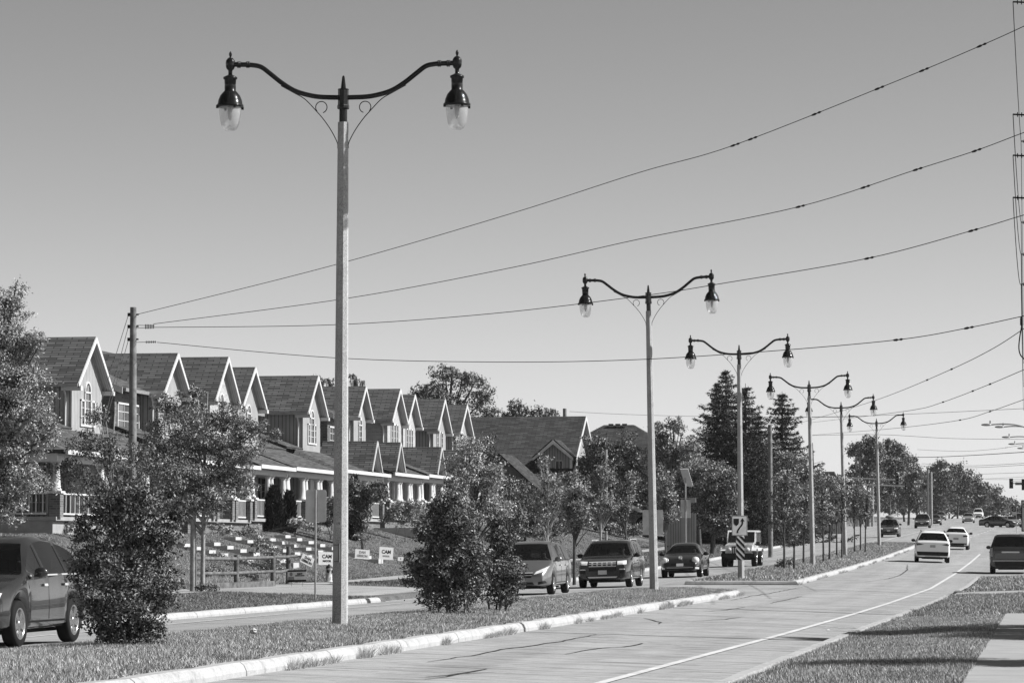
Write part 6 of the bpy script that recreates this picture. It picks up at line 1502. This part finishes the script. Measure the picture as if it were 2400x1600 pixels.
# trees just right of the frame whose shade falls on the verge
tree('leafy_tree', 'broad tree outside the right edge shading the verge', 0, 57, [(0, 0, 4.6, 2.3, 1.3), (.8, 3.2, 4.9, 2.0, 1.2), (.6, -2.8, 4.6, 1.9, 1.2), (.9, -4.8, 4.4, 1.6, 1.1), (1.4, -4.0, 5.8, 1.6, 1.1), (.9, .5, 6.4, 2.2, 1.2), (1.5, 2, 7.4, 1.2, 1.0), (1.6, .6, 8.6, 1.1, .9)], mat='leaf', tr=.16, seed=301, xy=(5.0, 59.5), cover=4, clump=.35, leafk=2)
tree('leafy_tree', 'small tree outside the right edge shading the near verge', 0, 44, [(0, 0, 4.1, 1.3, 1.2), (0, .9, 5.3, 1.0, .8), (.2, -1.0, 3.6, .8, .7)], mat='leaf', tr=.09, seed=302, xy=(3.9, 43.2), cover=4, clump=.35, leafk=2)
# ---------------------------------------------------------------- grass
def blades(name, n, xf, yf, zf, h0, h1, w, mat, seed, label=None, lean=.5, mask=None):
    rng = np.random.default_rng(seed); x = xf(rng, n); y = yf(rng, n)
    if seed == 3: xr_ = np.interp(y, [0, 40, 62, 85], [-3.85, -3.85, -3.7, -3.4]) + .24; x = xr_ + (-.93 - xr_) * x
    if mask is not None:
        k = mask(x, y, rng); x, y = x[k], y[k]
    n = len(x); z = np.array([zf(a, b) for a, b in zip(x, y)])
    ang = rng.uniform(0, 2 * PI, n); pt = .7 + .3 * np.sin(x * 2.1 + 1.3 * np.sin(y * .7)) * np.sin(y * .9 + x); h = rng.uniform(h0, h1, n) * pt
    ww = w * rng.uniform(.6, 1.3, n); dx, dy = np.cos(ang) * ww, np.sin(ang) * ww; lx_, ly_ = rng.normal(0, lean, n) * h, rng.normal(0, lean, n) * h
    a = np.stack([x - dx, y - dy, z - .01], 1); b = np.stack([x + dx, y + dy, z - .01], 1); c = np.stack([x + lx_, y + ly_, z + h], 1)
    o = np_mesh(name, np.stack([a, b, c], 1), 3, mat); tag(o, label, 'grass', kind='stuff'); return o
U = lambda a, b: (lambda r, n: r.uniform(a, b, n))
def Ynear(a, b, p=1.6): return lambda r, n: a + (b - a) * r.uniform(0, 1, n) ** p
blades('grass', 420000, U(-13.4, -9.53), Ynear(27, 100, 1.3), med_z, .025, .085, .005, M['grass'], 1, 'mown grass covering the near traffic island')
blades('grass', 60000, U(-13.35, -9.56), U(121.8, 243), med_z, .06, .15, .013, M['grass'], 2, 'grass covering the far island with the young trees')
blades('grass', 220000, lambda r, n: r.uniform(0, 1, n), Ynear(22, 73, 1.1), gz, .025, .085, .005, M['grass'], 3, 'grass verge between the right kerb and the sidewalk', mask=None)
blades('grass', 60000, U(-3.25, 3), U(73.5, 103.9), gz, .05, .12, .009, M['grass'], 4, 'grass of the right verge beyond the sidewalk bend', mask=lambda x, y, r: (y > 74.2) | (x < -.9))
blades('grass', 26000, U(-2.85, 5), U(111, 142), gz, .05, .13, .013, M['grass'], 5, 'small grass patch before the black suv at right')
blades('grass', 110000, U(-25.4, -20.0), Ynear(50, 96, .8), gl, .04, .1, .009, M['lawn'], 6, 'grass strip between the left kerb and the left sidewalk')
blades('grass', 60000, U(-25.4, -20.0), U(112.4, 240), gl, .06, .14, .014, M['lawn'], 7, 'grass strip along the left kerb behind the oncoming cars')
blades('grass', 190000, U(-36.5, -27.1), U(98, 235), gl, .04, .1, .011, M['lawn'], 8, 'sloping front lawns below the townhouses')
blades('dry_grass', 9000, U(-28.6, -27.2), U(96, 117), gl, .15, .5, .01, M['drygrass'], 9, 'tall dry weeds along the split-rail fence')
def kerbweeds(r, n): return -9.27 + np.abs(r.normal(0, .03, n))
def weedmask(x, y, r): return (np.sin(y * 1.3) + np.sin(y * .47 + 1) + np.sin(y * 3.1) * .6) > .55
blades('kerb_weeds', 22000, kerbweeds, U(36, 104), lambda x, y: road_z(x, y), .06, .22, .006, M['drygrass'], 10, 'dry weeds growing in the gutter of the near island kerb', mask=weedmask)
blades('kerb_weeds', 9000, kerbweeds, U(121, 220), lambda x, y: road_z(x, y), .06, .2, .01, M['drygrass'], 11, 'weeds in the gutter of the far island kerb', mask=weedmask)
# ================================================================ front-yard steps, fence, lawn signs, hydrant
def stairs(y, label, x0=-34.4, x1=-28.0, n=8, w=1.25):
    zt = gz(x0, y); zb = gz(x1, y); T = thing('garden_steps', label, 'steps', (x0, y, zt), group='concrete garden steps climbing to the townhouses')
    ln = (x1 - x0) / n
    for k in range(n):
        za = zt + (zb - zt) * (k / n) + .06; a = k * ln
        m = MB(); m.box(a - .02, a + ln * .95, -w / 2, w / 2, za - zt - .42, za - zt + .03); m.build('step', M['stepc'], T)
    return T
SU = [(535, -33.3, -29.3, 8, 'leftmost flight of pale garden steps, above the left part of the fence'), (605, -33.4, -29.6, 7, 'short flight of garden steps half hidden by the loose shrub'), (690, -34.1, -29.5, 9, 'flight of garden steps leading down to the tilted lawn sign'), (748, -34.3, -31.1, 6, 'short flight of garden steps behind the road sign post'), (802, -34.2, -29.4, 9, 'flight of garden steps right of the nearest lamp pole')]
for i, (u, xa, xb, n, lab) in enumerate(SU):
    d = xd(-31.2, u); y = P(u, 1284, d).y; stairs(y, lab, n=n, x0=xa, x1=xb, w=1.0)
y = P(955, 1284, xd(-33.5, 955)).y; stairs(y, 'single long step at the lawn top left of the large island bush', x0=-35.2, x1=-32.8, n=1, w=1.1)
# split-rail fence
fd = thing('rail_fence', 'weathered split-rail fence with three rails along the left sidewalk', 'fence', (-27.9, 110, gz(-27.9, 110)))
p0 = P(480, 1371, 104); 
f0, f1 = P(455, 1371, 103), P(640, 1371, 110); f2 = P(676, 1358, 116)
o_ = fd.location
def rail(a, b, z, r): 
    a, b = Vector(a), Vector(b); m = MB(); mid = a.lerp(b, .5) + Vector((0, 0, -.03)); m.tube([a + Vector((0, 0, z)), mid + Vector((0, 0, z)), b + Vector((0, 0, z))], [r, r * 1.1, r * .9], 6); m.build('rail', M['wood_dark'], fd)
A_ = Vector((f0.x, f0.y, gz(f0.x, f0.y))) - o_; B_ = Vector((f1.x, f1.y, gz(f1.x, f1.y))) - o_; C_ = Vector((f2.x, f2.y, gz(f2.x, f2.y))) - o_
for z in (1.0, .52): rail(A_, B_, z, .06)
rail(B_, C_ + Vector((.3, 0, 0)), 1.02, .055); rail(B_, C_, .5, .055)
for q, h in ((A_, 1.15), (B_, 1.15), (C_, 1.35), (A_.lerp(B_, .52), 1.1)):
    MB().tube([q + Vector((0, 0, -.3)), q + Vector((0, 0, h))], [.1, .085], 7).build('post', M['wood_dark'], fd)
m = MB(); dv = (B_ - A_); m.prism([A_ + Vector((0, -.35, 0)), B_ + Vector((.1, -.35, 0)), B_ + Vector((.1, -.35, .2)), A_ + Vector((0, -.35, .2))], (0, .18, 0)); m.build('ground_beam', M['wood_dark'], fd)
# board fence right of the second lamp
a, b = P(1563, 1250, 200), P(1628, 1250, 196); T = thing('board_fence', 'grey upright board fence behind the solar panel pole', 'fence', (a.x, a.y, gz(a.x, a.y)))
n = 10; zt_ = P(1600, 1200, 198).z - T.location.z
for k in range(n):
    q = a.lerp(b, k / (n - 1)) - a; m = MB(); m.box(q.x - .1, q.x + .1, q.y - .015, q.y + .015, -.3, zt_ + .1 * math.sin(k * 2.0)); m.build('board', M['siding'], T)
q = b - a; m = MB(); m.prism([(0, .02, .5), (q.x, q.y + .02, .5), (q.x, q.y + .02, .6), (0, .02, .6)], (0, .05, 0)); m.build('rail', M['wood_dark'], T)
# lawn signs
def lawn(label, u, v, wpx, hpx, d, tilt, lines, turn=.3, leg=.35, dark=False):
    c = P(u, v, d); s = F / d; turn = .72 if turn == .25 else turn; w, h = wpx / s / 2 / math.cos(turn - .17), hpx / s / 2
    T = thing('lawn_sign', label, 'lawn sign', c, turn, group='election lawn signs'); T.rotation_euler = (0, tilt, turn)
    MB().box(-w, w, -.006, .006, -h, h).build('panel', M['sign_white'] if not dark else M['plate'], T)
    gzv = gz(c.x, c.y) - c.z
    m = MB(); m.tube([(-w * .6, .01, -h * .5), (-w * .6, .01, min(gzv, -h) - .1)], .008, 5); m.tube([(w * .6, .01, -h * .5), (w * .6, .01, min(gzv, -h) - .1)], .008, 5); m.build('stake', M['galv'], T)
    for txt, sz, z, mk in lines: text_mesh(txt, sz * h, M[mk], T, Matrix.Translation((0, -.01, z * h)), 'lettering', bold=.006 * 1)
    return T
lawn('white square lawn sign reading CAM MAYOR, right of the nearest lamp pole', 905, 1296, 32, 29, 130, .06, [('CAM', .8, .22, 'ink'), ('MAYOR', .36, -.45, 'ink_grey')], .25)
lawn('white lawn sign reading DAN GIBSON beside the square one', 849, 1298, 33, 22, 131, .07, [('DAN', .72, .4, 'ink_grey'), ('GIBSON', .72, -.38, 'ink_grey')], .25)
lawn('steeply tilted white lawn sign reading DAN GIBSON left of the thin sign post', 720, 1312, 29, 21, 125, .42, [('DAN', .78, .38, 'ink'), ('GIBSON', .78, -.4, 'ink')], .25)
lawn('pale square lawn sign reading CAM partly hidden by the hydrant', 766, 1308, 38, 30, 128, .02, [('CAM', .8, .3, 'ink'), ('MAYOR', .42, -.4, 'ink')], .25, dark=True)
T = lawn('small dark-framed sign with a portrait at the sidewalk beside the fence end', 696, 1349, 44, 28, 110, -.02, [('ELECT', .3, .35, 'ink'), ('SCHOOL BOARD', .2, .05, 'ink')], .15, dark=True)
for ch in [c for c in bpy.data.objects if c.parent is T and c.name.startswith('lettering')]: ch.location.x = .1
w_, h_ = 22 * 110 / F, 14 * 110 / F
m = MB(); m.box(-w_, w_, -.009, -.0065, h_ * .72, h_); m.box(-w_, w_, -.009, -.0065, -h_, -h_ * .62); m.build('dark_band', M['ink'], T)
m = MB(); m.prism([(-w_ * .62 + .055 * math.cos(t), -.0095, h_ * .3 + .07 * math.sin(t)) for t in np.linspace(0, 2 * PI, 13)[:-1]], (0, -.003, 0)); m.prism([(-w_ * .62 + .11, -.0095, -h_ * .6), (-w_ * .62 - .11, -.0095, -h_ * .6), (-w_ * .62 - .09, -.0095, -.02), (-w_ * .62 + .09, -.0095, -.02)][::-1], (0, -.003, 0)); m.build('portrait', M['ink_grey'], T)
lawn('tiny white sign panel at the foot of the lawn left of the large island bush', 939, 1309, 13, 9, 128, 0, [('2', .9, 0, 'ink')], .25)
# hydrant
c = P(771, 1341, 121); T = thing('fire_hydrant', 'pale fire hydrant with dark cap behind the thin sign post', 'hydrant', (c.x, c.y, gz(c.x, c.y))); k = P(771, 1300, 121).z - c.z
m = MB(); m.lathe([(.0001, 0), (.17, 0), (.17, .04), (.12, .06), (.115, k * .72), (.13, k * .74), (.13, k * .78), (.0001, k * .78)], 16); m.build('barrel', M['sign_white'], T)
m = MB(); m.lathe([(.13, k * .78), (.125, k * .84), (.09, k * .93), (.04, k * .97), (.03, k * 1.03), (.0001, k * 1.03)], 16); m.build('bonnet', M['dark_plastic'], T)
m = MB().at(0, -.1, k * .62, rx=PI / 2); m.lathe([(.0001, .08), (.055, .08), (.06, .05), (.05, 0)], 12); m.at(.1, 0, k * .62, ry=PI / 2); m.lathe([(.0001, .08), (.05, .08), (.05, 0)], 12); m.build('outlet_cap', M['dark_plastic'], T)
# crumpled litter on the island
g_ = gp(594, 1492); c = P(594, 1476, 46); T = thing('crumpled_paper', 'small crumpled white paper lying on the island grass', 'litter', (c.x, c.y, med_z(c.x, c.y) + .08))
m = MB(); m.ball(0, 0, 0, .055, .05, .04, 9, 6); r_ = random.Random(4); m.v = [(x * r_.uniform(.75, 1.25), y * r_.uniform(.75, 1.25), z * r_.uniform(.75, 1.25)) for x, y, z in m.v]; m.sm = [False] * len(m.sm); m.build('paper', M['sign_white'], T)
# plain pole outside the frame whose shadow crosses the road
T = thing('utility_pole', 'wooden pole outside the right edge casting a thin shadow over the road', 'utility pole', (2.2, 58.6, gz(2.2, 58.6)))
MB().tube([(0, 0, -.3), (0, 0, 11.5)], [.15, .11], 10).build('shaft', M['wood_pole'], T)

# ---------------------------------------------------------------- air
hz_m = bpy.data.materials.new('haze'); hz_m.use_nodes = True; hn = hz_m.node_tree; hn.nodes.clear()
ho_ = hn.nodes.new('ShaderNodeOutputMaterial'); hv = hn.nodes.new('ShaderNodeVolumePrincipled'); hv.inputs['Color'].default_value = g3(.9); hv.inputs['Density'].default_value = .00006; hv.inputs['Anisotropy'].default_value = .2
hn.links.new(hv.outputs[0], ho_.inputs['Volume'])
hzo = MB().box(-1300, 1300, -40, 1650, -8, 40).build('haze', hz_m, uv=False); hzo['kind'] = 'stuff'

# overall surface reflectance
for m_ in bpy.data.materials:
    if not m_.use_nodes: continue
    t_ = m_.node_tree
    for n_ in list(t_.nodes):
        if n_.type in ('BSDF_PRINCIPLED', 'BSDF_TRANSLUCENT'):
            i_ = n_.inputs[0]
            if i_.is_linked:
                src = i_.links[0].from_socket; mx_ = t_.nodes.new('ShaderNodeMix'); mx_.data_type = 'RGBA'; mx_.blend_type = 'MULTIPLY'; mx_.inputs[0].default_value = 1; mx_.inputs[7].default_value = g3(.8)
                t_.links.new(src, mx_.inputs[6]); t_.links.new(mx_.outputs[2], i_)
            else:
                c_ = i_.default_value; i_.default_value = (c_[0] * .8, c_[1] * .8, c_[2] * .8, 1)
